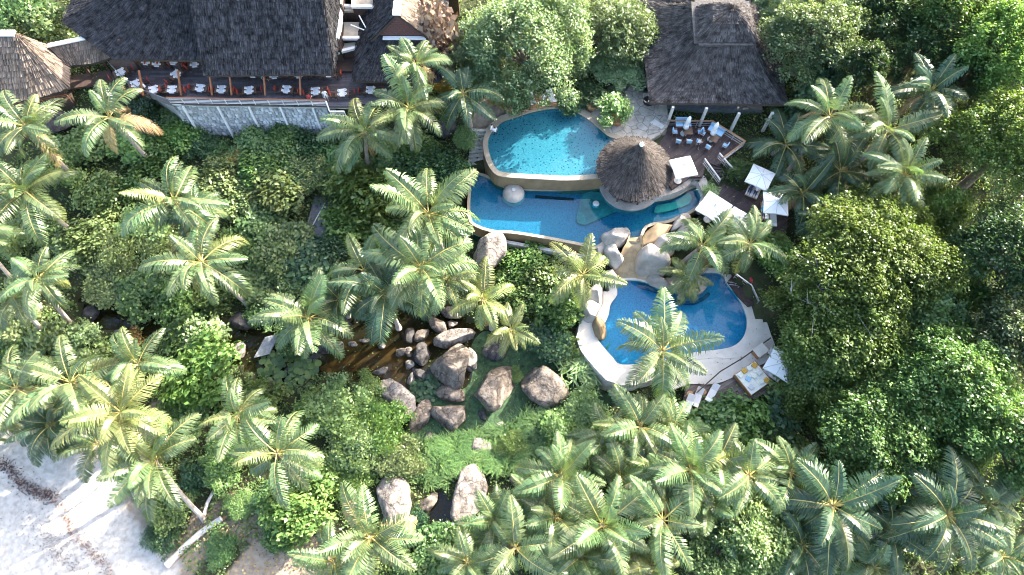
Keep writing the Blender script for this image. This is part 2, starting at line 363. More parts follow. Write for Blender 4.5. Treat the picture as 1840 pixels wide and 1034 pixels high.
def ground_np(X, Y):
    num = np.zeros(X.shape); den = np.zeros(X.shape)
    for x, y, z in cpx:
        w = 1.0 / ((X - x) ** 2 + (Y - y) ** 2 + 4.0) ** 2
        num += w * z; den += w
    return num / den
POND = catmull(PP([(418,600),(470,585),(560,575),(640,560),(700,565),(770,545),(850,580),(905,600),(985,590),(1030,625),(1060,680),(1110,715),(1070,745),(1010,735),(950,720),(930,760),(860,775),(790,790),(735,790),(690,735),(680,690),(600,670),(520,690),(455,670),(410,640)], Z_POND), 4)
POND2 = catmull(PP([(150,530),(200,525),(260,555),(298,590),(285,620),(230,612),(190,590),(150,560)], 0.5), 4)
POND3 = catmull(PP([(765,900),(800,893),(815,920),(800,945),(772,940)], 0.3), 4)
POND4 = catmull(PP([(920,910),(960,905),(975,930),(950,950),(922,940)], 0.3), 4)
W_UP = [(877,262),(882,285),(892,303),(905,310),(945,313),(985,315),(1020,316.5),(1072,313),(1105,306),(1130,285),(1134,266),(1111,252),(1091,244),(1071,227),(1051,211),(1026,200),(995,196),(958,202),(920,214),(903,220),(888,234),(879,247)]
W_MID = [(852,316),(846,350),(846,390),(858,404),(890,414),(920,415),(983,425),(1050,438),(1072,442),(1090,425),(1105,411),(1118,424),(1133,431),(1147,431),(1160,405),(1200,396),(1216,389),(1238,380),(1256,365),(1265,349),(1256,338),(1240,341),(1210,357),(1180,363),(1160,366),(1130,371),(1106,364),(1093,346),(1090,338),(1040,342),(1000,344),(950,343),(905,338),(880,322)]
W_LOW = [(1110,508),(1109,530),(1097,548),(1093,568),(1083,588),(1073,607),(1086,626),(1101,643),(1118,656),(1180,650),(1247,634),(1297,628),(1322,620),(1337,603),(1342,580),(1337,558),(1322,530),(1306,511),(1296,494),(1267,491),(1230,500),(1187,514),(1146,505)]
UPW = catmull(PP(W_UP, Z_UP), 3); MIDW = catmull(PP(W_MID, Z_MID), 3); LOWW = catmull(PP(W_LOW, Z_LOW), 3)
CHAN = PP([(848,402),(890,424),(985,436),(1060,450),(1062,462),(1000,462),(950,452),(850,432)], 3.6)
CARVE = [(offset(UPW, .5), Z_UP - 2.2), (offset(MIDW, .6), Z_MID - 2.2), (offset(LOWW, .5), Z_LOW - 2.0), (CHAN, 2.9)]
SAND = catmull(PP([(-200,700),(0,745),(90,790),(170,795),(240,830),(235,880),(262,930),(300,965),(330,1010),(340,1060),(300,1150),(-200,1300)], 0.2), 4)
SAND2 = catmull(PP([(470,968),(520,955),(580,970),(600,1000),(590,1060),(440,1080),(400,1040)], .5), 4)
SAND3 = catmull(PP([(255,750),(300,715),(330,735),(320,790),(270,830),(235,815)], .6), 4)
SAND4 = catmull(PP([(330,940),(390,900),(440,880),(470,940),(400,990),(330,1030)], .5), 4)
SANDUP = catmull(PP([(838,222),(850,190),(880,170),(960,180),(1040,170),(1120,150),(1150,110),(1185,180),(1200,230),(1130,262),(1100,240),(1050,205),(1000,190),(920,205),(880,232)], 7.0), 3)
def carved_np(X, Y):
    Z = ground_np(X, Y)
    for poly, z in CARVE:
        Z = np.where(inside_np(poly, X, Y), np.minimum(Z, z), Z)
    for poly, z in ((POND, -0.5), (POND2, -0.1), (POND3, -.4), (POND4, -.4)):
        Z = np.where(inside_np(poly, X, Y), np.minimum(Z, z), Z)
    return Z
def gz(x, y): return float(ground_np(np.array([x]), np.array([y]))[0])
def make_ground():
    fx = np.arange(-72, 72.1, 0.75); fy = np.arange(-16, 86.1, 0.75)
    ext = np.array([4, 10, 20, 40, 80, 160, 400])
    xs = np.concatenate([-72 - ext[::-1], fx, 72 + ext]); ys = np.concatenate([-16 - ext[::-1], fy, 86 + ext])
    X, Y = np.meshgrid(xs, ys); Z = carved_np(X, Y)
    g = np.random.default_rng(3); Z = Z + g.normal(0, 0.04, Z.shape)
    nx, ny = len(xs), len(ys)
    V = np.stack([X, Y, Z], -1).reshape(-1, 3)
    idx = np.arange(nx * ny).reshape(ny, nx)
    Q = np.stack([idx[:-1, :-1], idx[:-1, 1:], idx[1:, 1:], idx[1:, :-1]], -1).reshape(-1, 4)
    me = bpy.data.meshes.new('ground'); me.from_pydata(V.tolist(), [], Q.tolist()); me.update()
    me.polygons.foreach_set('use_smooth', [True] * len(me.polygons))
    s = inside_np(SAND, X, Y) * 1.0
    for p, a in ((SAND2, .8), (SAND3, .95), (SAND4, .7), (SANDUP, .72)): s = np.maximum(s, inside_np(p, X, Y) * a)
    k = s.copy()
    for _ in range(2):
        k[1:-1, 1:-1] = (k[1:-1, 1:-1] * 2 + k[:-2, 1:-1] + k[2:, 1:-1] + k[1:-1, :-2] + k[1:-1, 2:]) / 6
    at = me.attributes.new('sand', 'FLOAT', 'POINT'); at.data.foreach_set('value', k.reshape(-1).astype(np.float32))
    m, n, o = newmat('ground'); b = n('ShaderNodeBsdfPrincipled'); b.inputs['Roughness'].default_value = 0.95; b.inputs['Specular IOR Level'].default_value = 0.1
    n.l(b.outputs[0], o.inputs[0])
    tc = n('ShaderNodeTexCoord'); a = n('ShaderNodeAttribute', attribute_name='sand')
    n1 = n('ShaderNodeTexNoise'); n1.inputs['Scale'].default_value = 0.9; n1.inputs['Detail'].default_value = 8; n.l(tc.outputs['Object'], n1.inputs['Vector'])
    ad = n('ShaderNodeMath', operation='MULTIPLY_ADD'); n.l(n1.outputs[0], ad.inputs[0]); ad.inputs[1].default_value = 0.9; n.l(a.outputs['Fac'], ad.inputs[2])
    rr = ramp(n, [(0.72, (0, 0, 0)), (0.98, (1, 1, 1))]); n.l(ad.outputs[0], rr.inputs[0])
    soil = ramp(n, [(0.3, (0.022, 0.028, 0.014)), (0.55, (0.045, 0.05, 0.024)), (0.75, (0.09, 0.075, 0.045))])
    n2 = n('ShaderNodeTexNoise'); n2.inputs['Scale'].default_value = 0.5; n2.inputs['Detail'].default_value = 9; n2.inputs['Roughness'].default_value = .7; n.l(tc.outputs['Object'], n2.inputs['Vector']); n.l(n2.outputs[0], soil.inputs[0])
    sand = ramp(n, [(0.25, (0.28, 0.25, 0.215)), (0.6, (0.42, 0.385, 0.34))]); n3 = n('ShaderNodeTexNoise'); n3.inputs['Scale'].default_value = 2.0; n3.inputs['Detail'].default_value = 8
    n.l(tc.outputs['Object'], n3.inputs['Vector']); n.l(n3.outputs[0], sand.inputs[0])
    mx = n('ShaderNodeMix', data_type='RGBA'); n.l(rr.outputs[0], mx.inputs[0]); n.l(soil.outputs[0], mx.inputs[6]); dk = ramp(n, [(0.80, (.62, .55, .47)), (1.0, (1, 1, 1))]); n.l(a.outputs['Fac'], dk.inputs[0])
    ms = n('ShaderNodeMix', data_type='RGBA', blend_type='MULTIPLY'); ms.inputs[0].default_value = 1; n.l(sand.outputs[0], ms.inputs[6]); n.l(dk.outputs[0], ms.inputs[7]); n.l(ms.outputs[2], mx.inputs[7]); n.l(mx.outputs[2], b.inputs['Base Color'])
    n4 = n('ShaderNodeTexVoronoi'); n4.inputs['Scale'].default_value = 2.2; n.l(tc.outputs['Object'], n4.inputs['Vector'])
    n5 = n('ShaderNodeTexNoise'); n5.inputs['Scale'].default_value = 3; n5.inputs['Detail'].default_value = 6; n.l(tc.outputs['Object'], n5.inputs['Vector'])
    am = n('ShaderNodeMath', operation='MULTIPLY_ADD'); am.inputs[1].default_value = 0.5; n.l(n4.outputs['Distance'], am.inputs[0]); n.l(n5.outputs[0], am.inputs[2])
    bp = n('ShaderNodeBump'); bp.inputs['Strength'].default_value = 0.6; bp.inputs['Distance'].default_value = 0.14; n.l(am.outputs[0], bp.inputs['Height']); n.l(bp.outputs[0], b.inputs['Normal'])
    tag(link('ground', me, m), kind='structure')
make_ground()
for nm, poly, z in (('pond_water', POND, Z_POND), ('pond_water', POND2, 0.5), ('pond_water', POND3, .3), ('pond_water', POND4, .3)):
    tag(MB().sheet(offset(poly, 1.2), z).build(nm, M['pondwater']), kind='structure')
for pts in ([(868,596),(905,601),(985,592),(1030,625),(1062,682),(1108,715),(1070,744),(1010,736),(950,722),(930,758),(860,773),(800,788),(735,790),(728,768),(752,735),(790,712),(838,696),(850,660),(846,625)], [(738,690),(770,672),(790,690),(780,720),(740,722)]):
    tag(MB().sheet(catmull(PP(pts, Z_POND + .03), 4), Z_POND + .03).build('duckweed_mat', M['algae']), kind='stuff')
# submerged golden sandbank
tag(MB().sheet(catmull(PP([(575,660),(640,635),(700,620),(760,600),(790,605),(750,640),(735,690),(690,680),(640,668),(600,672)], 0.30), 4), 0.30)
    .build('sandbank', mat('sandbank', (0.125, 0.088, 0.042), 0.9, 0.7, 0.5, stretch=(0.5, 1.6, 1))), kind='structure')
# dark paved lane seen between the bushes
lane = MB().sheet(PP([(545,425),(566,352),(612,348),(600,428)], 3.0), 3.0)
tag(lane.build('service_lane', mat('lane_paving', (0.10, 0.10, 0.105), 0.8, 0.3, 1.5, .2)), kind='structure')
ln = MB(); ln.bar(P(551,425,3.05), P(588,358,3.05), .12, .08); ln.bar(P(585,400,3.05), P(604,362,3.05), .1, .08)
tag(ln.build('lane_edging', M['concrete']), kind='structure')
# ------------------------------------------------------------------ pools
def pool(label, poly, z, depth, mfloor, mwater, rim_w, rim_h, zbase, mrim, mwall, batter=0.0):
    c = sum((Vector(p) for p in poly), Vector()) / len(poly); c.z = z
    t = thing('swimming_pool', c, label, 'pool')
    MB(c).sheet(offset(poly, 0.06), z - depth).build('basin_floor', mfloor, t)
    n = len(poly); zl = zbase if hasattr(zbase, '__len__') else [zbase] * n
    inner = poly; outer = offset(poly, rim_w); foot = offset(poly, [(rim_w if not hasattr(rim_w, '__len__') else rim_w[i]) + batter * (z - zl[i]) for i in range(n)])
    b = MB(c); vs = []; fs = []; zt = z + rim_h
    for i in range(n):
        vs += [(inner[i].x, inner[i].y, z - 0.25), (inner[i].x, inner[i].y, zt), (outer[i].x, outer[i].y, zt), (outer[i].x, outer[i].y, zt - 0.14)]
    for i in range(n):
        j = (i + 1) % n
        for k in range(3): fs.append((i * 4 + k, j * 4 + k, j * 4 + k + 1, i * 4 + k + 1))
    b.add(vs, fs).build('coping', mrim, t)
    b = MB(c); vs = []; fs = []
    o2 = offset(poly, [(rim_w if not hasattr(rim_w, '__len__') else rim_w[i]) - 0.03 for i in range(n)])
    for i in range(n): vs += [(o2[i].x, o2[i].y, zt - 0.12), (foot[i].x, foot[i].y, zl[i])]
    for i in range(n): j = (i + 1) % n; fs.append((i * 2, j * 2, j * 2 + 1, i * 2 + 1))
    b.add(vs, fs).build('retaining_wall', mwall, t)
    b = MB(c); vs = []; fs = []
    for i in range(n): vs += [(inner[i].x, inner[i].y, z - 0.2), (inner[i].x, inner[i].y, z - depth - .01)]
    for i in range(n): j = (i + 1) % n; fs.append((i * 2, j * 2, j * 2 + 1, i * 2 + 1))
    b.add(vs, fs).build('basin_side', mfloor, t)
    MB(c).sheet(offset(poly, 0.02), z).build('water', mwater, t)
    return t, c
rw = []
for p in UPW: rw.append(0.55 if p.y < 43.0 else 0.8)
pool('highest round pool with a tan curved overflow wall below the big tree', UPW, Z_UP, .55, M['floor_up'], M['water'], rw, 0.03, 4.2, M['coping'], M['tan'], 0.04)
rw = []
for p in MIDW: rw.append(0.32)
tm, cm_ = pool('middle lagoon pool of deep blue water wrapping round the thatched bar', MIDW, Z_MID, .6, M['floor_mid'], M['water_mid'], rw, 0.03, 3.4, M['coping'], M['tan'], 0.03)
rw = []
for p in LOWW:
    q = p - Vector((12.5, 21, 0)); rw.append(2.1 if (p.y < 19.5 or p.x < 10.5) else 1.6 if p.x > 22 else 0.8)
rw = [(rw[i - 2] + rw[i - 1] + rw[i] + rw[(i + 1) % len(rw)] + rw[(i + 2) % len(rw)]) / 5 for i in range(len(rw))]
tl, cl_ = pool('lowest blue pool with a wide pale sun deck and sloping outer wall', LOWW, Z_LOW, .6, M['floor_low'], M['water_mid'], rw, 0.10, 0.5, M['palecoping'], mat('battered_wall', (.42, .40, .34), .9, .4, 1.6, .3), 0.22)
# catch channel below the middle pool overflow
t = thing('catch_channel', P(985, 445, 3.7), 'narrow catch channel of pale concrete under the middle pool overflow wall', 'channel')
o = P(985, 445, 3.7)
for a, b in zip([(852,416),(905,437),(985,452)], [(905,437),(985,452),(1062,466)]):
    MB(o).bar(P(*a, 3.6), P(*b, 3.6), 0.35, 0.9).build('channel_wall', M['concrete'], t)
MB(o).sheet(CHAN, 3.35).build('water', M['water_mid'], t)
# underwater shelf, jet slot and round rock features in the middle pool
rock_b = PP([(1050,346),(1088,346),(1098,358),(1114,374),(1092,386),(1070,396),(1050,403),(1036,396),(1040,374)], Z_MID - .25)
tag(MB().prism(catmull(rock_b, 3), Z_MID - .59, Z_MID - .36).build('submerged_bench', mat('bench_stone', (.20, .215, .15), .8, .4, 1.2, .2)), 'olive green underwater stone bench in front of the thatched bar', 'bench')
sh = PP([(1176,378),(1182,369),(1215,362),(1236,347),(1243,354),(1238,366),(1205,378),(1180,382)], Z_MID - .3)
tag(MB().prism(catmull(sh, 3), Z_MID - .59, Z_MID - .35).build('submerged_bench', mat('ledge_stone', (.30, .36, .22), .8, .3, 1.2)), 'pale green underwater ledge along the curved wall of the right lobe', 'bench')
tag(MB().bar(P(962,353.5,Z_MID-.54), P(1031,359,Z_MID-.54), .28, .12).build('intake_grate', M['black']), 'long black intake grate on the middle pool floor', 'grate')
def dome(px, py, z, r, h, label, m):
    c = P(px, py, z); t = thing('fountain_dome', c, label, 'fountain')
    MB().lathe((0, 0, 0), [(r * 1.12, -1.1), (r * 1.1, -.3), (r * 1.0, 0), (r * .92, h * .5), (r * .7, h * .85), (r * .3, h), (.02, h)], 20).build('rock_mound', m, t, smooth=True)
    MB().lathe((0, 0, 0), [(r * .18, h * .97), (r * .18, h * 1.12), (r * .1, h * 1.12)], 10).build('jet_nozzle', M['concrete'], t)
    return t
dome(923, 348, Z_MID, 1.15, .75, 'pale dome shaped fountain rock by the tan wall at left', M['rockwork'])
dome(1071, 366, Z_MID, .35, .12, 'small round white jet on the olive underwater bench', M['concrete'])
# inner spa ring of the lower pool, dark underwater step
ring = [P(x, y, Z_LOW - .4) for x, y in [(1146,513),(1180,524),(1200,536),(1222,545),(1245,545),(1262,538),(1274,528)]]
mb = MB()
for a, b in zip(ring[:-1], ring[1:]): mb.bar(a, b, .32, .3)
tag(mb.build('underwater_step', mat('step_dark', (.03, .08, .12), .7, .2)), 'dark curved underwater step in the lowest pool', 'pool step')
pl = [P(x, y, Z_LOW) for x, y in [(1196,500),(1238,494),(1266,502),(1268,520),(1250,532),(1222,530),(1200,519)]]
tag(MB().prism(catmull(pl, 3), Z_LOW - .58, Z_LOW + .35).build('planter_island', M['rockwork'], bevel=.08), 'small rock planter island in the lowest pool under drooping fronds', 'planter')
# ------------------------------------------------------------------ artificial rock cascade
def boulder(name, c, r, rz, seed, m, label, cat='boulder', group=None, cuts=9, sub=4, tilt=0.0, flat=0.25):
    bm = bmesh.new(); bmesh.ops.create_icosphere(bm, subdivisions=sub, radius=1.0)
    g = random.Random(seed); pl = []
    for _ in range(cuts):
        d = Vector((g.gauss(0, 1), g.gauss(0, 1), g.gauss(0.25, .8))).normalized(); pl.append((d, g.uniform(.52, .84)))
    pl.append((Vector((g.gauss(0, .15), g.gauss(0, .15), 1)).normalized(), 1 - flat))
    ph = [Vector((g.uniform(-9, 9),) * 3) for _ in range(3)]
    from mathutils import noise
    for v in bm.verts:
        p = v.co.copy()
        for d, k in pl:
            e = p.dot(d)
            if e > k: p -= d * (e - k) * 0.97
        p += p.normalized() * (noise.noise(p * 1.7 + ph[0]) * .10 + noise.noise(p * 4.5 + ph[1]) * .035 + noise.noise(p * 11 + ph[2]) * .014)
        v.co = p
    R = Matrix.Rotation(rz, 3, 'Z') @ Matrix.Rotation(tilt, 3, 'X')
    for v in bm.verts: v.co = R @ Vector((v.co.x * r[0], v.co.y * r[1], v.co.z * r[2]))
    me = bpy.data.meshes.new(name); bm.to_mesh(me); bm.free()
    me.polygons.foreach_set('use_smooth', [True] * len(me.polygons)); me.materials.append(m)
    return tag(link(name, me, None, None, c), label, cat, group)
def rock(px, py, wx, wy, rz, seed, m, label, z=None, h=None, **kw):
    """px,py centre; wx, wy semi axes in photo pixels (along / across rz)"""
    z0 = P(px, py, 1.0); zg = gz(z0.x, z0.y) if z is None else z
    k = mpp(py, zg + .5); a = wx * k * 1.12; b = wy * k * 1.12; hh = h or (0.75 * min(a, b) + 0.15 * max(a, b))
    c = P(px, py, zg + hh * .35)
    return boulder('boulder', c, (a, b, hh), math.radians(rz), seed, m, label, **kw)
G, GD, GP, RW = M['granite'], M['granite_dark'], M['granite_pale'], M['rockwork']
RK = [(810,658,42,38,0,11,G,'large square granite boulder in the middle of the boulder group',{'z':.4}),
 (888,702,52,34,60,12,G,'tall slanting boulder with a pale top standing in the duckweed',{'z':.4}),
 (976,694,43,33,-35,13,G,'smooth rounded boulder alone in the duckweed below the lowest pool',{'z':.4,'cuts':3}),
 (715,717,43,26,-40,14,GP,'pale mottled boulder against the yellow green bush',{'z':.5}),
 (757,748,32,17,60,15,G,'narrow leaning slab beside the pale mottled boulder',{'z':.4}),
 (808,745,33,26,0,16,G,'broad low boulder with a white streak, lowest of the group',{'z':.4}),
 (811,708,27,13,-10,17,G,'flat cracked stone wedged above the white streaked boulder',{'z':.5}),
 (816,607,35,15,15,18,GP,'long smooth pale stone at the top of the pond',{'z':.4,'cuts':2}),
 (788,584,17,15,-30,19,G,'square boulder behind the long smooth pale stone',{'z':.5}),
 (759,637,14,21,0,20,GD,'dark upright stone touching the large square boulder',{'z':.4}),
 (719,632,10,8,20,21,G,'small round stone nearest the golden sandbank',{'z':.35}),
 (734,628,6,5,0,22,GP,'tiny pale stone above the small round stone',{'z':.35}),
 (735,637,7,6,0,23,G,'tiny mossy stone beside the small round stone',{'z':.35}),
 (736,655,10,9,0,24,GP,'small pale stone between sandbank and dark upright stone',{'z':.35}),
 (752,672,15,10,-40,25,GD,'blue grey pebble shaped stone below the dark upright stone',{'z':.35}),
 (740,680,12,6,70,26,GP,'thin pinkish shard standing in the pond',{'z':.35}),
 (684,667,14,6,15,27,GP,'flat pale stone on the sandbank edge by the bush',{'z':.35}),
 (687,622,7,6,0,28,GP,'small pink stone under the tip of a hanging frond',{'z':.35}),
 (634,619,8,5,0,29,GP,'pale flat stone in the dark pond water at left',{'z':.35}),
 (654,612,10,4,0,30,GP,'long pale stone in the dark water beside the flat one',{'z':.35}),
 (757,602,15,9,40,31,G,'pointed brown stone below the dark boulder',{'z':.4}),
 (736,600,11,16,0,32,GD,'dark wet stone half under the drooping palm',{'z':.4}),
 (771,556,22,20,20,33,GD,'dark boulder in deep shade at the head of the pond',{'z':.7}),
 (809,563,19,12,-20,34,G,'brown stone under the golden palm',{'z':.7}),
 (812,582,10,7,0,35,GP,'small white stone between square boulder and golden palm',{'z':.6}),
 (842,645,15,25,15,36,GP,'pale upright stone on the right of the large square boulder',{'z':.4}),
 (893,635,27,19,10,37,GD,'blue black boulder in shade behind the tall slanting one',{'z':.4}),
 (868,747,11,7,-40,38,GD,'dark blue stone at the foot of the tall slanting boulder',{'z':.4}),
 (905,768,12,8,-25,39,GP,'small pale stone in the long grass',{'z':.6}),
 (840,893,30,50,-12,40,GP,'tall pale boulder split by a ridge in the lower rock garden',{'z':.5,'cuts':9}),
 (708,905,33,45,10,41,GP,'large rounded boulder behind the fan of a low palm',{'z':.6,'cuts':4}),
 (768,905,22,12,45,42,G,'brown slanting rock beside the small dark pool',{'z':.5}),
 (866,804,30,15,-20,43,GP,'bright white slab in the tall grass',{'z':.6}),
 (797,826,9,19,20,44,GP,'narrow white stone standing in the grass',{'z':.6}),
 (700,803,14,10,15,45,GP,'grey white stone at the edge of the yellow bush',{'z':.6}),
 (685,842,12,8,0,46,GP,'pale stone half buried above the large rounded boulder',{'z':.6}),
 (770,787,13,9,30,47,GD,'blue grey stone at the lower end of the duckweed',{'z':.5}),
 (942,855,27,17,20,48,G,'brown boulder overhung by palm fronds',{'z':.8}),
 (1010,890,12,10,0,49,GP,'pale stone among the lower palms',{'z':1.0}),
 (881,457,43,31,40,50,GP,'huge pale boulder below the corner of the middle pool',{'z':3.0,'h':2.4,'cuts':10}),
 (805,228,24,22,0,51,GD,'dark grey boulder beside the restaurant palms',{'z':5.6}),
 (815,190,14,10,20,52,GP,'pale broken rock above the dark grey boulder',{'z':6.6}),
 (112,222,26,18,25,53,GD,'blue grey boulder under the pale thatched roof',{'z':4.6}),
 (160,562,15,15,0,54,GD,'grey boulder standing in the left creek',{'z':.5}),
 (213,600,10,7,0,55,G,'brown stone on the near bank of the left creek',{'z':.7}),
 (435,575,25,16,-20,56,GD,'shaded boulder above the little footbridge',{'z':.9}),
 (432,630,10,14,0,57,GP,'upright grey stone at the left end of the pond',{'z':.9}),
 (262,910,12,9,0,58,GP,'pinkish stone on the sand beneath the beach palm',{'z':.2}),
 (595,625,22,12,10,59,GD,'dark stone under fronds on the pond bank',{'z':.4})]
for r in RK: rock(*r[:8], **r[8])
# cascade
t = thing('rock_cascade', P(1133, 470, 3.5), 'water slide of tan rendered rock dropping from the middle to the lowest pool', 'waterfall')
o = P(1133, 470, 3.5)
path = [P(1140,427,5.14), P(1139,441,5.10), P(1136,450,4.7), P(1134,466,3.9), P(1130,486,3.2), P(1124,505,2.5)]
wid = [.55, .75, .9, 1.1, 1.5, 2.1]
mb = MB(o); vs = []; fs = []
for p, w in zip(path, wid):
    for u, dz in ((-1.15, .75), (-.85, .25), (-.4, .02), (0, 0), (.4, .02), (.85, .25), (1.15, .75)):
        vs.append(p + Vector((u * w, 0.03 * u, dz * .8)))
for i in range(len(path) - 1):
    for k in range(6): fs.append((i * 7 + k, (i + 1) * 7 + k, (i + 1) * 7 + k + 1, i * 7 + k + 1))
ch = mb.add(vs, fs).build('chute', mat('chute_render', (.36, .26, .15), .45, .35, 1.2, .2), t, smooth=True)
mb = MB(o); mb.bar(P(1128,431,5.2), P(1152,432,5.2), .5, .3).build('spill_lip', M['tan'], t)
for args in [(1105,428,26,17,25,71,'pale sculpted rock on the left shoulder of the water slide',4.0,2.0),(1100,462,18,22,0,72,'grey rounded rock at the left foot of the water slide',3.0,2.1),
             (1172,472,28,27,10,73,'biggest pale boulder on the right of the water slide',3.1,2.6),(1192,445,34,18,35,74,'white rock shelf behind the biggest pale boulder',4.3,1.6),
             (1180,420,34,13,38,75,'tan sloping rock bank beside the middle pool lip',4.9,.8),(1222,400,22,10,40,76,'narrow pale rock ledge below the white parasol',5.0,.8),
             (1182,508,20,11,-30,77,'low grey rock at the water edge under the boulder',2.5,1.0),(1060,562,20,19,30,78,'white knobbly rock at the top of the lowest pool wall',2.5,1.6),
             (1078,590,12,20,10,79,'tan rounded rock on the left rim of the lowest pool',2.3,1.2),(1070,535,22,16,60,80,'pale rock half hidden by the palm left of the lowest pool',2.4,1.7),
             (1095,500,16,12,10,81,'pale rock below the fronds at the upper left of the lowest pool',2.6,1.5),(1230,425,16,18,0,82,'grey white rock under the cycad palm',4.2,1.7),
             (1075,452,17,10,30,83,'white rock at the right end of the catch channel',3.8,1.2)]:
    rock(*args[:6], RW if args[5] not in (75, 79) else M['tan'], args[6], z=args[7], h=args[8], cat='rock', cuts=4, flat=.15)

# ------------------------------------------------------------------ steps and patios
def steps(label, a0, a1, b0, b1, n, m, name='stair_flight'):
    """a0-a1 top edge, b0-b1 bottom edge"""
    a0, a1, b0, b1 = map(Vector, (a0, a1, b0, b1)); o = (a0 + b1) / 2
    t = thing(name, o, label, 'steps')
    for i in range(n):
        u0, u1 = i / n, (i + 0.93) / n
        q = [a0.lerp(b0, u0), a1.lerp(b1, u0), a1.lerp(b1, u1), a0.lerp(b0, u1)]
        z = a0.z + (b0.z - a0.z) * u0
        MB(o).prism([(p.x, p.y) for p in q], z - .45, z).build('step', m, t)
    return t
steps('flight of grey stone steps curving down left of the highest pool', P(846,231,7.1), P(877,232,7.1), P(841,301,4.6), P(868,297,4.6), 9, mat('step_stone', (.36, .34, .30), .85, .3, 2, .2))
steps('four broad pale steps between the paved patio and the dark deck', P(1176,214,7.25), P(1194,226,7.25), P(1138,250,6.7), P(1170,254,6.7), 4, M['concrete'])
patio = catmull(PP([(1148,120),(1185,110),(1196,180),(1200,228),(1150,262),(1128,262),(1100,244),(1072,222),(1060,205),(1100,180),(1128,160)], 7.22), 3)
def patiomat():
    m, n, o = newmat('patio_paving'); b = n('ShaderNodeBsdfPrincipled'); b.inputs['Roughness'].default_value = .85; tc = n('ShaderNodeTexCoord')
    v = n('ShaderNodeTexVoronoi', feature='DISTANCE_TO_EDGE'); v.inputs['Scale'].default_value = .9; n.l(tc.outputs['Object'], v.inputs['Vector'])
    r = ramp(n, [(0.01, (.17, .155, .135)), (0.05, (.33, .30, .25))]); n.l(v.outputs['Distance'], r.inputs[0])
    nz = n('ShaderNodeTexNoise'); nz.inputs['Scale'].default_value = 1.5; nz.inputs['Detail'].default_value = 8; n.l(tc.outputs['Object'], nz.inputs['Vector'])
    r2 = ramp(n, [(.3, (.6, .6, .6)), (.7, (1.1, 1.1, 1.1))]); n.l(nz.outputs[0], r2.inputs[0])
    mx = n('ShaderNodeMix', data_type='RGBA', blend_type='MULTIPLY'); mx.inputs[0].default_value = 1; n.l(r.outputs[0], mx.inputs[6]); n.l(r2.outputs[0], mx.inputs[7])
    n.l(mx.outputs[2], b.inputs['Base Color']); n.l(b.outputs[0], o.inputs[0]); return m
tag(MB().prism(patio, 6.3, 7.22).build('patio', patiomat()), kind='structure')
def plankdeck(name, poly, z, ang, m, w=.22, th=.35):
    """deck of separate boards clipped to poly, joined"""
    mb = MB(); ca, sa = math.cos(ang), math.sin(ang)
    loc = [(p[0] * ca + p[1] * sa, -p[0] * sa + p[1] * ca) for p in poly]
    v0 = min(q[1] for q in loc); v1 = max(q[1] for q in loc); v = v0 + .02; g = random.Random(5)
    while v < v1:
        vm = v + w / 2; xs = []
        for i in range(len(loc)):
            (x0, y0), (x1, y1) = loc[i], loc[(i + 1) % len(loc)]
            if (y0 > vm) != (y1 > vm): xs.append(x0 + (vm - y0) * (x1 - x0) / (y1 - y0))
        xs.sort()
        for a, b in zip(xs[::2], xs[1::2]):
            x = a
            while x < b - .05:
                e = min(b, x + g.uniform(2.5, 4.5)); dz = g.uniform(-.012, .012)
                q = [(x + .01, v), (e - .01, v), (e - .01, v + w - .025), (x + .01, v + w - .025)]
                mb.prism([(p[0] * ca - p[1] * sa, p[0] * sa + p[1] * ca) for p in q], z - .05, z + dz); x = e
        v += w
    o = mb.build(name, m); o['kind'] = 'stuff'
    tag(MB().prism(poly, z - th, z - .06).build(name + '_base', M['darkwood']), kind='structure')
    return o
# ------------------------------------------------------------------ thatch
def thatch(mb, f, lu, lv, course=.5, strip=.26, lift=.13, seed=1, jag=.16):
    """f(u,v)->point, u along eave 0..1, v up slope 0..1; courses of overlapping straw bundles"""
    g = random.Random(seed); n = max(2, int(lv / course))
    for i in range(n):
        v0 = i / n - .12 / n; v1 = min(1.0, (i + 1.9) / n)
        L = (f(1, (i + .5) / n) - f(0, (i + .5) / n)).length if lu is None else lu * 1.0
        m = max(3, int(L / strip))
        for k in range(m):
            u0 = k / m + g.uniform(-.15, .15) / m; u1 = (k + 1.15) / m + g.uniform(-.1, .15) / m
            u0 = max(0, u0); u1 = min(1, u1); va = v0 + g.uniform(-jag, jag) * .5 / n; va = max(va, -.02)
            p = [f(u0, va), f(u1, va + g.uniform(-.1, .1) / n), f(u1, v1), f(u0, v1)]
            nn = (p[1] - p[0]).cross(p[3] - p[0])
            if nn.length < 1e-7: continue
            nn.normalize()
            if nn.z < 0: nn = -nn
            h = lift * g.uniform(.6, 1.5); s = g.uniform(-.03, .03)
            a = [p[0] + nn * (h + s), p[1] + nn * (h - s), p[2] + nn * .015, p[3] + nn * .015, p[0] + nn * (h + s - .07), p[1] + nn * (h - s - .07)]
            mb.add(a, [(0, 1, 2, 3), (1, 0, 4, 5)])
def slope(e0, e1, r0, r1, bow=0.0, sag=0.0):
    e0, e1, r0, r1 = map(Vector, (e0, e1, r0, r1))
    def f(u, v):
        a = e0.lerp(e1, u); b = r0.lerp(r1, u); p = a.lerp(b, v); p.z -= sag * 4 * v * (1 - v); return p
    return f
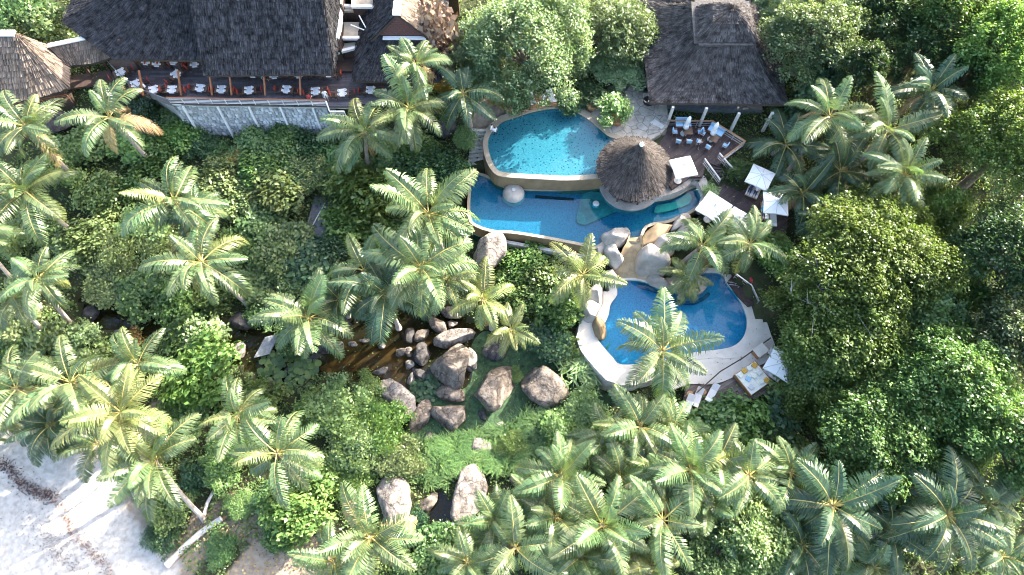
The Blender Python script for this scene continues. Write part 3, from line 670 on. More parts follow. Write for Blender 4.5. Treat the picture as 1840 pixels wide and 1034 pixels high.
def under(mb, f, t=.3, nu=4, nv=5):
    vs = []; fs = []
    for j in range(nv + 1):
        for i in range(nu + 1): vs.append(f(i / nu, j / nv) + Vector((0, 0, -.02)))
    b = len(vs); vs += [p - Vector((0, 0, t)) for p in vs]; w = nu + 1
    for j in range(nv):
        for i in range(nu):
            q = (j * w + i, j * w + i + 1, (j + 1) * w + i + 1, (j + 1) * w + i); fs.append(q); fs.append(tuple(b + x for x in q[::-1]))
    for i in range(nu): fs.append((i + 1, i, b + i, b + i + 1))
    for j in range(nv): fs.append((j * w, (j + 1) * w, b + (j + 1) * w, b + j * w)); fs.append(((j + 1) * w + nu, j * w + nu, b + j * w + nu, b + (j + 1) * w + nu))
    mb.add(vs, fs)
def thatched(t, o, slopes, m, seed, course=.5, strip=.26, name='thatch', sag=0.0):
    mb = MB(o); ub = MB(o)
    for i, s in enumerate(slopes):
        f = slope(*s, sag=sag); lu = max((Vector(s[0]) - Vector(s[1])).length, (Vector(s[2]) - Vector(s[3])).length)
        lv = max((Vector(s[0]) - Vector(s[2])).length, (Vector(s[1]) - Vector(s[3])).length)
        thatch(mb, f, lu, lv, course, strip, seed=seed + i); under(ub, f)
    a = mb.build(name, m, t); a['kind'] = 'stuff'
    ub.build('roof_lining', M['thatch_under'], t); return a
def beam_posts(t, o, pts, z0, z1, m, w=.22, name='post'):
    for p in pts: MB(o).bar((p[0], p[1], z0), (p[0], p[1], z1), w).build(name, m, t)

# restaurant -------------------------------------------------------
EZ = 11.0
def V3(x, y, z): return Vector((x, y, z))
oR = P(420, 160, 8.0)
rest = thing('restaurant', oR, 'long hillside restaurant with dark thatched roofs above a stone terrace', 'restaurant')
yE2 = P(480, 135, EZ).y
e_a = P(366, 135, EZ); e_b = P(600, 133, EZ); e_b2 = P(598, 100, EZ + .6)
ra = V3(e_a.x - .5, yE2 + 10.5, 23.2); rb = V3(P(560, 0, 18).x, yE2 + 10.5, 23.2)
thatched(rest, oR, [(e_a, e_b, ra, rb), (e_b, V3(e_b.x + .3, yE2 + 21, EZ), rb, V3(rb.x, rb.y + .1, rb.z)), (V3(e_b.x + .3, yE2 + 21, EZ), V3(e_a.x, yE2 + 21, EZ), V3(rb.x, rb.y + .1, rb.z), V3(ra.x, ra.y + .1, ra.z))], M['thatch_shaded'], 10, .62, .085, name='front_thatch', sag=.9)
EZ1 = 11.2
p1 = P(372, 108, EZ1); p2 = P(205, 107, EZ1); p3 = P(112, 40, EZ1); p4 = P(150, -60, EZ1)
r1 = V3(p1.x, p2.y + 10.5, 21.4); r2 = V3(P(325, 0, 20).x, p2.y + 10.5, 21.4)
thatched(rest, oR, [(p2, p1, r2, r1), (p3, p2, r2 + V3(-.1, .1, 0), r2), (p4, p3, r2 + V3(-.1, .3, 0), r2 + V3(-.1, .1, 0))], M['thatch_shaded'], 30, .62, .085, name='rear_thatch', sag=.9)
# gable end closing the side of the front roof
mb = MB(oR); mb.add([e_a + V3(0, .5, -.2), V3(e_a.x, yE2 + 20, EZ - .2), ra + V3(.4, 0, -.5)], [(0, 1, 2), (2, 1, 0)]); mb.build('gable_panel', M['darkwood'], rest)
# terrace
TZ = 8.0
terr = PP([(196,112),(222,140),(258,165),(306,184),(350,186.5),(590,190),(640,192),(700,178),(770,160),(770,60),(600,40),(200,40)], TZ)
tag(MB().prism(terr, TZ - .5, TZ - .06).build('terrace_slab', M['concrete']), kind='structure')
plankdeck('terrace_floor', terr, TZ, 0.0, mat('terrace_boards', (.085, .075, .08), .5, .3, 1.5, .1, 8, island=.3), .3)
# stone wall below
wt = thing('retaining_wall', P(450, 235, 3.0), 'battered grey stone wall holding up the restaurant terrace', 'wall')
ow = P(450, 235, 3.0)
tl0, tr0 = P(309, 186, 7.55), P(586, 190.5, 7.55); bl0, br0 = V3(tl0.x + .3, tl0.y - 1.0, 2.2), V3(tr0.x + .2, tr0.y - 1.0, 2.2)
MB(ow).add([tl0, tr0, br0, bl0, tl0 + V3(0, 1.5, 0), tr0 + V3(0, 1.5, 0), br0 + V3(0, 3, 0), bl0 + V3(0, 3, 0)], [(3, 2, 1, 0), (0, 1, 5, 4), (1, 2, 6, 5), (3, 0, 4, 7), (4, 5, 6, 7)]).build('mortar', M['mortar'], wt)
g = random.Random(4); mb = MB(ow); rows = 12
nrm = (tr0 - tl0).cross(bl0 - tl0).normalized(); nrm = -nrm if nrm.y > 0 else nrm
for r in range(rows):
    u = g.uniform(-.02, 0)
    while u < 1:
        du = g.uniform(.018, .036); v0, v1 = (r + .08 + g.uniform(-.12, .12)) / rows, (r + .92 + g.uniform(-.12, .12)) / rows
        def wp(a, b): return tl0.lerp(tr0, min(1, max(0, a))).lerp(bl0.lerp(br0, min(1, max(0, a))), min(1, b))
        d = nrm * g.uniform(.05, .16)
        q = [wp(u + .002, v0), wp(u + du - .003, v0 + g.uniform(-.02, .02)), wp(u + du - .002, v1), wp(u + .003, v1 + g.uniform(-.02, .02))]
        c = sum(q, Vector()) / 4; top = [c + (p - c) * .78 + d for p in q]
        mb.add(q + top, [(4, 7, 6, 5), (0, 4, 5, 1), (1, 5, 6, 2), (2, 6, 7, 3), (3, 7, 4, 0)]); u += du
s = mb.build('stonework', M['stonewall'], wt); s['kind'] = 'stuff'
for px in (330, 392, 448, 504, 562):
    a = P(px, 188, 7.6); MB(ow).bar(a + nrm * .3, V3(a.x + .25, a.y - 1.0, 2.3) + nrm * .3, .2, .2).build('drain_pipe', M['white'], wt)
MB(ow).bar(tl0 + V3(-.1, -.05, .1), tr0 + V3(.1, -.05, .1), .4, .22).build('capstone', M['white'], wt)
# side wall on the left of the terrace
ls = thing('timber_screen', P(255, 160, 7), 'slanting grey timber parapet at the curved left end of the terrace', 'screen'); ols = P(255, 160, 7)
pts = [P(194,112,8.3), P(222,142,8.3), P(258,167,8.3), P(306,185,8.3)]
for a, b in zip(pts[:-1], pts[1:]):
    for k in range(5):
        MB(ols).bar(a + V3(0, 0, -.24 * k + .5), b + V3(0, 0, -.24 * k + .5), .06, .2).build('board', mat('grey_board', (.16, .155, .16), .8, .3, 3) if 'grey_board' not in bpy.data.materials else bpy.data.materials['grey_board'], ls)
MB(ols).add([pts[0] + V3(0, .1, -.7), pts[3] + V3(0, .1, -.7), V3(pts[3].x, pts[3].y + .2, 2.5), V3(pts[0].x, pts[0].y + .2, 3.0)], [(0, 1, 2, 3), (3, 2, 1, 0)]).build('base_wall', M['mortar'], ls)
# railing along the terrace front
def railing(name, label, pts, h, nw, m, mtop=None, step=1.6, cat='railing', post=.06):
    o = Vector(pts[0]); t = thing(name, o, label, cat)
    for i, (a, b) in enumerate(zip(pts[:-1], pts[1:])):
        a, b = Vector(a), Vector(b); n = max(1, round((b - a).length / step))
        for k in range(n + (1 if i == len(pts) - 2 else 0)):
            p = a.lerp(b, k / n); MB(o).bar(p, p + V3(0, 0, h), post).build('post', m, t)
        for k in range(nw):
            z = h * (k + .7) / (nw + .2); MB(o).bar(a + V3(0, 0, z), b + V3(0, 0, z), .035).build('wire', m, t)
        MB(o).bar(a + V3(0, 0, h + .03), b + V3(0, 0, h + .03), .12, .06).build('top_rail', mtop or m, t)
    return t
railing('railing', 'long white wire railing with an orange top rail along the terrace front', [P(306,186,TZ), P(588,191,TZ)], .95, 4, M['white'], M['orange'])
railing('railing', 'short white railing beside the terrace steps', [P(590,192,TZ), P(596,210,TZ - .6), P(622,210,TZ - .6)], .9, 3, M['white'])
for px in (262, 330, 385, 420, 480, 543):
    a = P(px, 183, TZ) + V3(0, .3, .7); b = V3(a.x + .35, a.y + 1.4, EZ - .1)
    MB(oR).bar(a, b, .16, .16).build('timber_strut', M['orange'], rest)
for px in range(235, 600, 60):
    for dy in (4.5, 9):
        a = P(px, 183, TZ); MB(oR).bar(V3(a.x, a.y + dy, TZ), V3(a.x, a.y + dy, EZ + dy * .3), .2).build('post', M['darkwood'], rest)
MB(oR).box((e_a.x + 8, yE2 + 12, TZ + 2), (36, .3, 6)).build('back_wall', M['darkwood'], rest)

# pale thatched pavilion at left edge -------------------------------
oL = P(40, 160, 6); t = thing('thatched_pavilion', oL, 'sunlit pale thatched pavilion at the left edge with a white ridge', 'pavilion')
z = 9.2
a0, a1, a2, a3 = P(-70, 188, z), P(60, 178, z), P(123, 158, z), P(124, 122, z)
a4 = P(95, 86, z); a5 = P(-70, 75, z); q0 = P(-70, 62, 13.4); q1 = P(28, 62, 13.4)
thatched(t, oL, [(a0, a1, q0, q1), (a1, a2, q1, q1 + V3(.05, 0, 0)), (a2, a3, q1 + V3(.05, 0, 0), q1 + V3(.05, .05, 0)), (a3, a4, q1 + V3(.05, .05, 0), q1 + V3(0, .1, 0)), (a4, a5, q1 + V3(0, .1, 0), q0 + V3(0, .1, 0))], M['thatch_pale'], 50, .6, .12)
MB(oL).bar(q0 + V3(0, 0, .15), q1 + V3(0, 0, .15), .7, .2).build('ridge_cap', M['white'], t)
fl = [P(-70, 196, 6), P(60, 190, 6), P(128, 182, 6), P(130, 120, 6), P(-70, 90, 6)]
MB(oL).prism(fl, 4.2, 6.0).build('floor', M['darkwood'], t)
beam_posts(t, oL, [P(10,188,6), P(62,184,6), P(120,172,6), P(120,130,6)], 6, 9.0, M['darkwood'], .25)
railing('railing', 'reddish wooden railing under the eave of the pale pavilion', [P(2,200,6.0), P(60,192,6.0), P(128,180,6.0)], .9, 2, M['teak'], M['orange'])
# covered bridge between the two
oB = P(150, 100, 6); t = thing('covered_walkway', oB, 'small thatched walkway roof with white ridge caps joining two buildings', 'walkway')
w0, w1, w2 = P(88, 84, 10.6), P(165, 68, 10.9), P(194, 52, 11.3)
f0, f1, f2 = P(122, 118, 9.2), P(165, 114, 9.2), P(208, 100, 9.4)
g0, g1, g2 = w0 + V3(-.3, 1.6, -1.2), w1 + V3(0, 1.7, -1.2), w2 + V3(0, 1.8, -1.2)
thatched(t, oB, [(f0, f1, w0, w1), (f1, f2, w1, w2), (g1, g0, w1, w0), (g2, g1, w2, w1)], M['thatch_pale'], 60, .45, .1)
for a, b in ((w0, w1), (w1, w2), (w2, P(208, 82, 10.2))): MB(oB).bar(a + V3(0, 0, .14), b + V3(0, 0, .14), .5, .14).build('ridge_cap', M['white'], t)
MB(oB).bar(P(122,150,6.2), P(205,138,6.2), 1.8, .25).build('walkway_floor', M['darkwood'], t)
beam_posts(t, oB, [P(128,140,6.3), P(165,136,6.3), P(200,130,6.3)], 6.2, 9.3, M['darkwood'], .2)

# concrete roofs ----------------------------------------------------
oF = P(600, 60, 8); t = thing('service_building', oF, 'cluster of flat beige concrete roofs with white parapets', 'service building')
oc = PP([(566,30),(584,12),(604,14),(613,28),(611,55),(606,72),(590,72),(568,64)], 11.6)
MB(oF).prism(oc, 7, 11.6).build('octagon_tower', M['darkwood'], t)
MB(oF).prism([p + (p - sum(oc, Vector()) / 8) * .03 for p in oc], 11.6, 11.75).build('roof_slab', M['roofcon'], t)
for a, b in ((2, 3), (3, 4), (4, 5), (5, 6)): MB(oF).bar(oc[a] + V3(0, 0, .28), oc[b] + V3(0, 0, .28), .45, .3).build('parapet', M['white'], t)
for pl, zz, nm in ((PP([(613,40),(655,40),(654,68),(612,68)], 10.2), 10.2, 'roof_slab'), (PP([(612,12),(648,14),(647,20),(612,20)], 11), 11, 'roof_slab'), (PP([(600,80),(640,76),(648,84),(604,92)], 9.6), 9.6, 'roof_slab'),
                  (PP([(630,-10),(690,-10),(684,12),(632,11)], 11.8), 11.8, 'roof_slab'), (PP([(566,-10),(616,-10),(614,7),(570,10)], 12.2), 12.2, 'roof_slab')):
    MB(oF).prism(pl, zz - .25, zz).build(nm, M['roofcon'], t); MB(oF).prism([p * .985 + (sum(pl, Vector()) / 4) * .015 for p in pl], 7, zz - .26).build('wall', M['darkwood'], t)
for a, b, zz in (((612,69),(655,69),10.3), ((597,97),(648,84),9.6), ((613,11),(648,13),11.1), ((632,12),(684,13),11.9)):
    MB(oF).bar(P(*a, zz), P(*b, zz), .35, .3).build('parapet', M['white'], t)
for a, b in (((645,28),(660,55)), ((640,10),(676,16)), ((630,45),(656,55))): MB(oF).tube([P(*a, 11.9), P(*b, 11.0)], .07, 6).build('pipe', M['white'], t)
MB(oF).prism(PP([(600,100),(640,92),(640,128),(600,128)], 8.3), 8.0, 8.3).build('yard_floor', M['darkwood'], t)
# gabled thatched building -----------------------------------------
oG = P(710, 110, 8); t = thing('gabled_house', oG, 'thatched house with a red shingled gable and a white ridge', 'house')
ez = 10.0
k0, k1 = P(634, 146, ez), P(792, 146, ez); k2, k3 = V3(k1.x + .4, k1.y + 13, ez), V3(k0.x, k0.y + 13, ez)
gz0 = 12.6; h0, h1 = P(678, 64, gz0), P(764, 64, gz0); h2, h3 = V3(h1.x, h1.y + 9, gz0), V3(h0.x, h0.y + 9, gz0)
thatched(t, oG, [(k0, k1, h0, h1), (k1, k2, h1, h2), (k3, k0, h3, h0)], M['thatch_shaded'], 70, .5, .09, name='skirt_thatch')
rz = 15.6; xm = (h0.x + h1.x) / 2
g0_, g1_ = V3(xm, h0.y - .1, rz), V3(xm + .3, h0.y + 10, rz)
thatched(t, oG, [(V3(h1.x + .7, h0.y - .5, gz0 - .3), V3(h1.x + .9, h0.y + 10, gz0 - .3), g0_, g1_)], M['thatch_pale'], 75, .5, .1, name='sunny_thatch')  # sun and shade of the two slopes put into two thatch tones
thatched(t, oG, [(V3(h0.x - .7, h0.y + 10, gz0 - .3), V3(h0.x - .7, h0.y - .5, gz0 - .3), g1_, g0_)], M['thatch_shaded'], 77, .5, .1, name='shaded_thatch')
MB(oG).bar(g0_ + V3(0, -.2, .12), g1_ + V3(0, 0, .12), .8, .2).build('ridge_cap', M['white'], t)
gw = MB(oG); gw.add([V3(h0.x + .1, h0.y - .02, gz0), V3(h1.x - .1, h0.y - .02, gz0), V3(xm, h0.y - .02, rz - .35)], [(0, 1, 2), (2, 1, 0)]); gw.build('gable_wall', M['darkwood'], t)
W = h1.x - h0.x - .3
for r in range(9):
    zz = gz0 + .25 + r * .3; ww = W * (1 - (zz - gz0) / (rz - gz0 - .25))
    n = max(1, int(ww / .45))
    for k in range(n):
        MB(oG).box((xm - ww / 2 + (k + .5) * ww / n, h0.y - .07, zz), (ww / n - .03, .05, .27)).build('shingle', M['shingle'], t)
MB(oG).bar(V3(h0.x + .6, h0.y - .35, gz0), V3(h1.x + .1, h0.y - .35, gz0), .45, .1).build('flashing', M['white'], t)
MB(oG).prism([k0 + V3(1, 1, 0), k1 + V3(-1, 1, 0), k2 + V3(-1, 0, 0), k3 + V3(1, 0, 0)], 8.0, 9.9).build('house_wall', M['darkwood'], t)

# villa --------------------------------------------------------------
oV = P(1300, 200, 6.6); t = thing('villa', oV, 'big square pavilion with a two tiered thatched roof on white columns', 'villa')
ez = 9.8
E = [P(1168, 185, ez), P(1413, 188, ez)]; E += [V3(E[1].x + .3, E[1].y + 14, ez), V3(E[0].x - .3, E[0].y + 14, ez)]
cz = 13.4; AZ = 16.0
K = [P(1254, 80, cz), P(1352, 78, cz)]; K += [V3(K[1].x - .1, K[1].y + 5.4, cz), V3(K[0].x + .2, K[0].y + 5.4, cz)]
thatched(t, oV, [(E[0], E[1], K[0], K[1]), (E[1], E[2], K[1], K[2]), (E[2], E[3], K[2], K[3]), (E[3], E[0], K[3], K[0])], M['thatch_villa'], 90, .45, .08, name='lower_thatch', sag=.55)
B = [P(1252, 76, cz), P(1356, 76, cz)]; B += [V3(B[1].x - .3, B[1].y + 4.6, cz), V3(B[0].x + .4, B[0].y + 4.6, cz)]
B = [p + V3(0, -.2, .3) for p in B]; ac = sum(B, Vector()) / 4; ap = V3(ac.x + .15, ac.y - .1, AZ)
T4 = [ap, ap + V3(.1, 0, 0), ap + V3(.1, .1, 0), ap + V3(0, .1, 0)]
D = [B[i].lerp(T4[i], .5) + V3((B[i].x - ap.x) * .06, (B[i].y - ap.y) * .06, .25) for i in range(4)]
sl = []; ap0 = ap
for i in range(4):
    j = (i + 1) % 4; sl += [(B[i], B[j], D[i], D[j]), (D[i], D[j], T4[i], T4[j])]
thatched(t, oV, sl, M['thatch_villa'], 95, .42, .08, name='upper_thatch')
col = MB(oV)
for i in range(4): col.bar(K[i] + V3(0, 0, .18), K[(i + 1) % 4] + V3(0, 0, .12), .8, .22)
col.build('ridge_collar', mat('collar_thatch', (.06, .056, .055), .95, .5, 3, .5, 9), t)
MB(oV).tube([ap0 + V3(.05, .05, -.1), ap0 + V3(.05, .05, .5)], [.12, .03], 6).build('finial', M['darkwood'], t)
for (x, y) in ((1198, 226), (1256, 228), (1312, 237), (1370, 236)):
    b = P(x, y, 6.4); MB(oV).bar(b, V3(b.x, b.y, 9.6), .26).build('column', M['concrete'], t)
MB(oV).bar(E[0] + V3(.6, .7, -.35), E[1] + V3(-.6, .7, -.35), .25, .3).build('eave_beam', M['darkwood'], t)
fl = [E[0] + V3(1.2, 1.6, 0), E[1] + V3(-1.2, 1.6, 0), E[2] + V3(-1.2, 0, 0), E[3] + V3(1.2, 0, 0)]
MB(oV).prism(fl, 5.4, 6.75).build('floor', mat('villa_floor', (.11, .12, .13), .4, .3, 1.2), t)
MB(oV).prism([fl[0] + V3(.5, 4, 0), fl[1] + V3(-.5, 4, 0), fl[2], fl[3]], 6.75, 9.9).build('inner_wall', mat('villa_wall', (.16, .16, .155), .8, .2, 1), t)
# second roof behind the villa
oK = P(1240, 0, 9); t = thing('outbuilding', oK, 'dark roofed outbuilding behind the square pavilion at the top edge', 'building')
k = [P(1196, 28, 9.6), P(1420, 30, 9.6)]
thatched(t, oK, [(k[0], k[1], k[0] + V3(2, 6, 3.2), k[1] + V3(-2, 6, 3.2)), (k[0] + V3(-1, 11, 0), k[0], k[0] + V3(2, 6.1, 3.2), k[0] + V3(2, 6, 3.2)), (k[1], k[1] + V3(0, 11, 0), k[1] + V3(-2, 6, 3.2), k[1] + V3(-2, 6.1, 3.2))], M['thatch_shaded'], 110)
MB(oK).prism([k[0] + V3(1, 1.2, 0), k[1] + V3(-1, 1.2, 0), k[1] + V3(-1, 9, 0), k[0] + V3(1, 9, 0)], 6.5, 9.5).build('wall', M['darkwood'], t)

# thatched bar hut ----------------------------------------------------
hc = P(1140, 303, 8.4); RH = 67 * mpp(303, 8.4)
oH = V3(hc.x, hc.y, 5.3); t = thing('bar_hut', oH, 'round conical thatched bar hut standing between the two upper pools', 'hut')
ah = 4.15
def cone(u, v):
    v = min(v, 1.0); a = 2 * math.pi * u; r = RH * (1 - v) ** (1.0) * (1 - .17 * math.sin(math.pi * v)); r = max(r, .12)
    zz = 8.4 + ah * (max(v, 0) ** 1.12) + min(v, 0) * ah; return V3(hc.x + r * math.cos(a), hc.y + r * math.sin(a), zz)
mb = MB(oH); g = random.Random(3); nC = 14
for i in range(nC):
    v0, v1 = i / nC, min(1, (i + 1.9) / nC); m = max(12, int(2 * math.pi * RH * (1 - v0) / .08))
    for k_ in range(m):
        u0 = (k_ + g.uniform(-.2, .2)) / m; u1 = u0 + 1.2 / m; va = max(-.03, v0 + g.uniform(-.6, .4) / nC * .5)
        p = [cone(u0, va), cone(u1, va), cone(u1, v1), cone(u0, v1)]; nn = (p[1] - p[0]).cross(p[3] - p[0])
        nn = V3(math.cos(2 * math.pi * u0), math.sin(2 * math.pi * u0), 1.0).normalized(); h = g.uniform(.06, .15)
        mb.add([p[0] + nn * h, p[1] + nn * h, p[2] + nn * .02, p[3] + nn * .02, p[0] + nn * (h - .08), p[1] + nn * (h - .08)], [(0, 1, 2, 3), (1, 0, 4, 5)])
a = mb.build('thatch', M['thatch_hut'], t); a['kind'] = 'stuff'
MB().lathe((0, 0, 0), [(RH * .97, 3.05), (RH * .96, 2.9), (RH * .40, 4.7), (.1, 6.7)], 28).build('roof_lining', M['thatch_under'], t)
MB().lathe((0, 0, 0), [(RH - .05, 3.12), (RH * .98, 3.02), (RH * .66, 3.98), (RH * .41, 4.9), (RH * .2, 5.8), (.12, 7.02)], 32, cap=False).build('thatch_base', M['thatch_hut'], t)
MB().lathe((0, 0, 0), [(.24, 6.9), (.18, 7.25), (.24, 7.33), (.1, 7.55), (.04, 7.85)], 12).build('finial', M['white'], t)
for k_ in range(8):
    an = 2 * math.pi * k_ / 8 + .2; MB().bar((2.75 * math.cos(an), 2.75 * math.sin(an), .3), (2.75 * math.cos(an), 2.75 * math.sin(an), 3.6), .16).build('post', M['darkwood'], t)
MB().lathe((0, 0, 0), [(3.25, -1.6), (3.2, .25), (3.35, .3), (3.35, .42), (2.6, .42), (2.6, 0.3), (.1, .3)], 40).build('bar_base', M['rockwork'], t)
MB().lathe((0, 0, 0), [(2.4, .3), (2.4, 1.35), (2.55, 1.4), (1.9, 1.4), (1.9, .3)], 32).build('bar_counter', M['darkwood'], t)
# curved seat wall on the right lobe
wl = catmull([P(x, y, 5.9) for x, y in [(1158,352),(1190,348),(1222,336),(1240,322),(1257,323),(1264,336),(1270,352),(1262,372)]], 5, closed=False)
o = Vector(wl[0]); t = thing('curved_wall', o, 'curved pale concrete wall around the right lobe of the middle pool', 'wall')
mb = MB(o)
for a, b in zip(wl[:-1], wl[1:]): mb.bar(a + V3(0, 0, -.75), b + V3(0, 0, -.75), .9, 1.9)
mb.build('wall_core', M['concrete'], t)
mb = MB(o)
for a, b in zip(wl[:-1], wl[1:]): mb.bar(a + V3(0, 0, .24), b + V3(0, 0, .24), 1.0, .1)
mb.build('wall_cap', M['rockwork'], t)
# ------------------------------------------------------------------ decks
DZ = 6.6
deck1 = PP([(1170,262),(1200,226),(1202,212),(1280,218),(1334,262),(1292,296),(1268,292),(1262,318),(1240,318),(1208,340),(1190,320)], DZ)
plankdeck('upper_deck', deck1, DZ, math.radians(42), M['deck'])
D2Z = 5.5
deck2 = PP([(1262,330),(1300,330),(1330,345),(1345,338),(1420,372),(1412,420),(1380,440),(1330,420),(1290,410),(1262,372),(1275,350)], D2Z)
plankdeck('lower_deck', deck2, D2Z, math.radians(42), M['deck'])
steps('dark wooden stair flight between the upper and lower sun decks', P(1276,289,DZ), P(1291,298,DZ), P(1290,330,D2Z + .2), P(1308,318,D2Z + .2), 5, M['deck'])
railing('railing', 'grey double railing left of the deck stairs', [P(1262,295,DZ), P(1290,333,D2Z)], 1.0, 3, M['metal'], step=1.0)
railing('railing', 'grey railing right of the deck stairs', [P(1288,285,DZ), P(1325,327,D2Z), P(1345,305,D2Z)], 1.0, 3, M['metal'], step=1.2)
railing('railing', 'railing round the upper dining deck below the white columns', [P(1198,227,DZ), P(1276,228,DZ), P(1334,264,DZ), P(1295,293,DZ)], 1.0, 3, M['metal'], M['teak'])
D3Z = 2.62
deck3 = PP([(1225,735),(1235,690),(1290,690),(1325,660),(1370,618),(1420,630),(1440,670),(1385,705),(1330,725),(1265,752)], D3Z)
plankdeck('pool_deck', deck3, D3Z - .1, math.radians(30), mat('pool_deck_boards', (.13, .10, .085), .6, .3, 1.5, .15, 8, island=.3))
o = P(1330, 600, 2.6)
pav = catmull(PP([(1337,540),(1352,530),(1370,560),(1385,600),(1392,640),(1330,672),(1285,690),(1240,690),(1200,700),(1190,665),(1247,640),(1297,634),(1326,625),(1346,604),(1350,580)], 2.68), 3)
tag(MB().prism(pav, 2.2, 2.66).build('pool_terrace', M['palecoping']), kind='structure')
railing('railing', 'dark timber railing with slanting handrail on the lowest pool terrace', [P(1250,708,D3Z), P(1290,672,D3Z), P(1330,648,D3Z), P(1380,612,D3Z)], .8, 1, M['darkwood'], step=2.2)
railing('railing', 'grey railing beside the small stair at the upper right of the lowest pool', [P(1318,500,3.2), P(1345,520,3.2), P(1358,548,3.0)], 1.0, 2, M['metal'], step=1.2)
landing = PP([(1308,505),(1330,480),(1372,500),(1375,545),(1345,550),(1325,530)], 3.1)
plankdeck('landing_deck', landing, 3.1, math.radians(-40), M['deck'])
deck5 = PP([(905,192),(925,172),(1000,168),(1002,190),(960,195),(915,208)], 7.28)
plankdeck('sunning_deck', deck5, 7.3, 0.1, mat('orange_deck', (.42, .21, .10), .6, .3, 1.5, .1, 8, island=.25), .2)
# little bridges over the creek
for (a, b, lab) in ((( 470,640),(490,603),'small grey plank footbridge at the left end of the pond'),):
    A, B_ = P(*a, .9), P(*b, .9); t = thing('footbridge', (A + B_) / 2, lab, 'footbridge'); d = (B_ - A); n = 12
    for k_ in range(n):
        p = A.lerp(B_, (k_ + .5) / n); MB((A + B_) / 2).bar(p - V3(.75, .2, 0), p + V3(.75, .2, 0), d.length / n * .88, .08).build('plank', mat('bridge_plank', (.20, .21, .22), .8, .3, 3) if 'bridge_plank' not in bpy.data.materials else bpy.data.materials['bridge_plank'], t)
    for s_ in (-.6, .6): MB((A + B_) / 2).bar(A + V3(s_, s_ * .2, -.12), B_ + V3(s_, s_ * .2, -.12), .12, .16).build('bearer', M['darkwood'], t)
# ------------------------------------------------------------------ furniture
def chair_proto(label, cush, frame, group, seat=None):
    t = thing('chair', (0, 0, 0), label, 'chair', group)
    MB().box((0, 0, .44), (.5, .5, .08)).build('seat', seat or cush, t); MB().box((0, .25, .72), (.5, .08, .5)).build('backrest', cush, t)
    lm = MB().box((0, 0, .2), (.05, .05, .4)).mesh('leg', frame)
    for x in (-.21, .21):
        for y in (-.21, .21): link('leg', lm, None, t, (x, y, 0))
    am = MB().box((0, 0, .62), (.06, .5, .05)).mesh('armrest', frame)
    for x in (-.28, .28): link('armrest', am, None, t, (x, 0, 0))
    return t
def table_proto(label, top, group, w=1.5, d=.9, ware=True):
    t = thing('dining_table', (0, 0, 0), label, 'table', group)
    MB().box((0, 0, .74), (w, d, .05)).build('tabletop', M['tabletop'], t)
    lm = MB().box((0, 0, .36), (.07, .07, .72)).mesh('leg', M['darkwood'])
    for x in (-w / 2 + .1, w / 2 - .1):
        for y in (-d / 2 + .1, d / 2 - .1): link('leg', lm, None, t, (x, y, 0))
    return t
chr0 = chair_proto('red cushioned dining chair', M['red'], M['darkwood'], 'red chairs on the restaurant terrace', M['darkwood'])
tbl0 = table_proto('laid table', M['cloth'], 'laid tables on the restaurant terrace')
TT = [(220,140,.6,'laid table at the far left curve of the terrace'),(252,160,.55,'laid table second from the left along the slanting parapet'),(286,170,.3,'laid table at the corner where the terrace railing begins'),
      (268,120,0,'laid table first from the left under the rear thatch edge'),(288,120,0,'small laid table beside the first under the rear thatch edge'),(318,120,0,'laid table in the middle under the rear thatch edge'),
      (356,122,0,'laid table close to the step between the two thatch edges'),(322,142,.9,'tilted laid table alone in the second row'),(318,168,0,'laid table by the railing left of the second strut'),
      (366,168,0,'laid table by the railing left of the third strut'),(405,168,0,'laid table by the railing between third and fourth strut'),(460,142,0,'laid table under the front thatch left of the fifth strut'),
      (500,142,0,'laid table under the front thatch between the last two struts'),(538,142,0,'laid table under the front thatch near its sunny corner'),(455,170,0,'laid table by the railing near the middle of the terrace'),
      (515,170,0,'laid table by the railing between the last two struts'),(570,172,0,'laid table by the railing at the right end of the terrace'),(593,142,.2,'round corner table laid with glasses beside the sunny thatch corner'),
      (620,174,.1,'laid table on the step landing behind the restaurant palm'),(665,168,.1,'laid table below the dark skirt roof')]
gid = 0; first = True
def on(o, name, mat_, w, d, h, loc, rz, label, cat, group):
    pass
plate = MB().lathe((0, 0, 0), [(.05, 0), (.16, .02), (.17, .03), (.02, .015)], 10).mesh('plate', M['white'])
napk = MB().lathe((0, 0, 0), [(.10, 0), (.07, .12), (.03, .24), (.005, .3)], 6).mesh('napkin', M['cloth'])
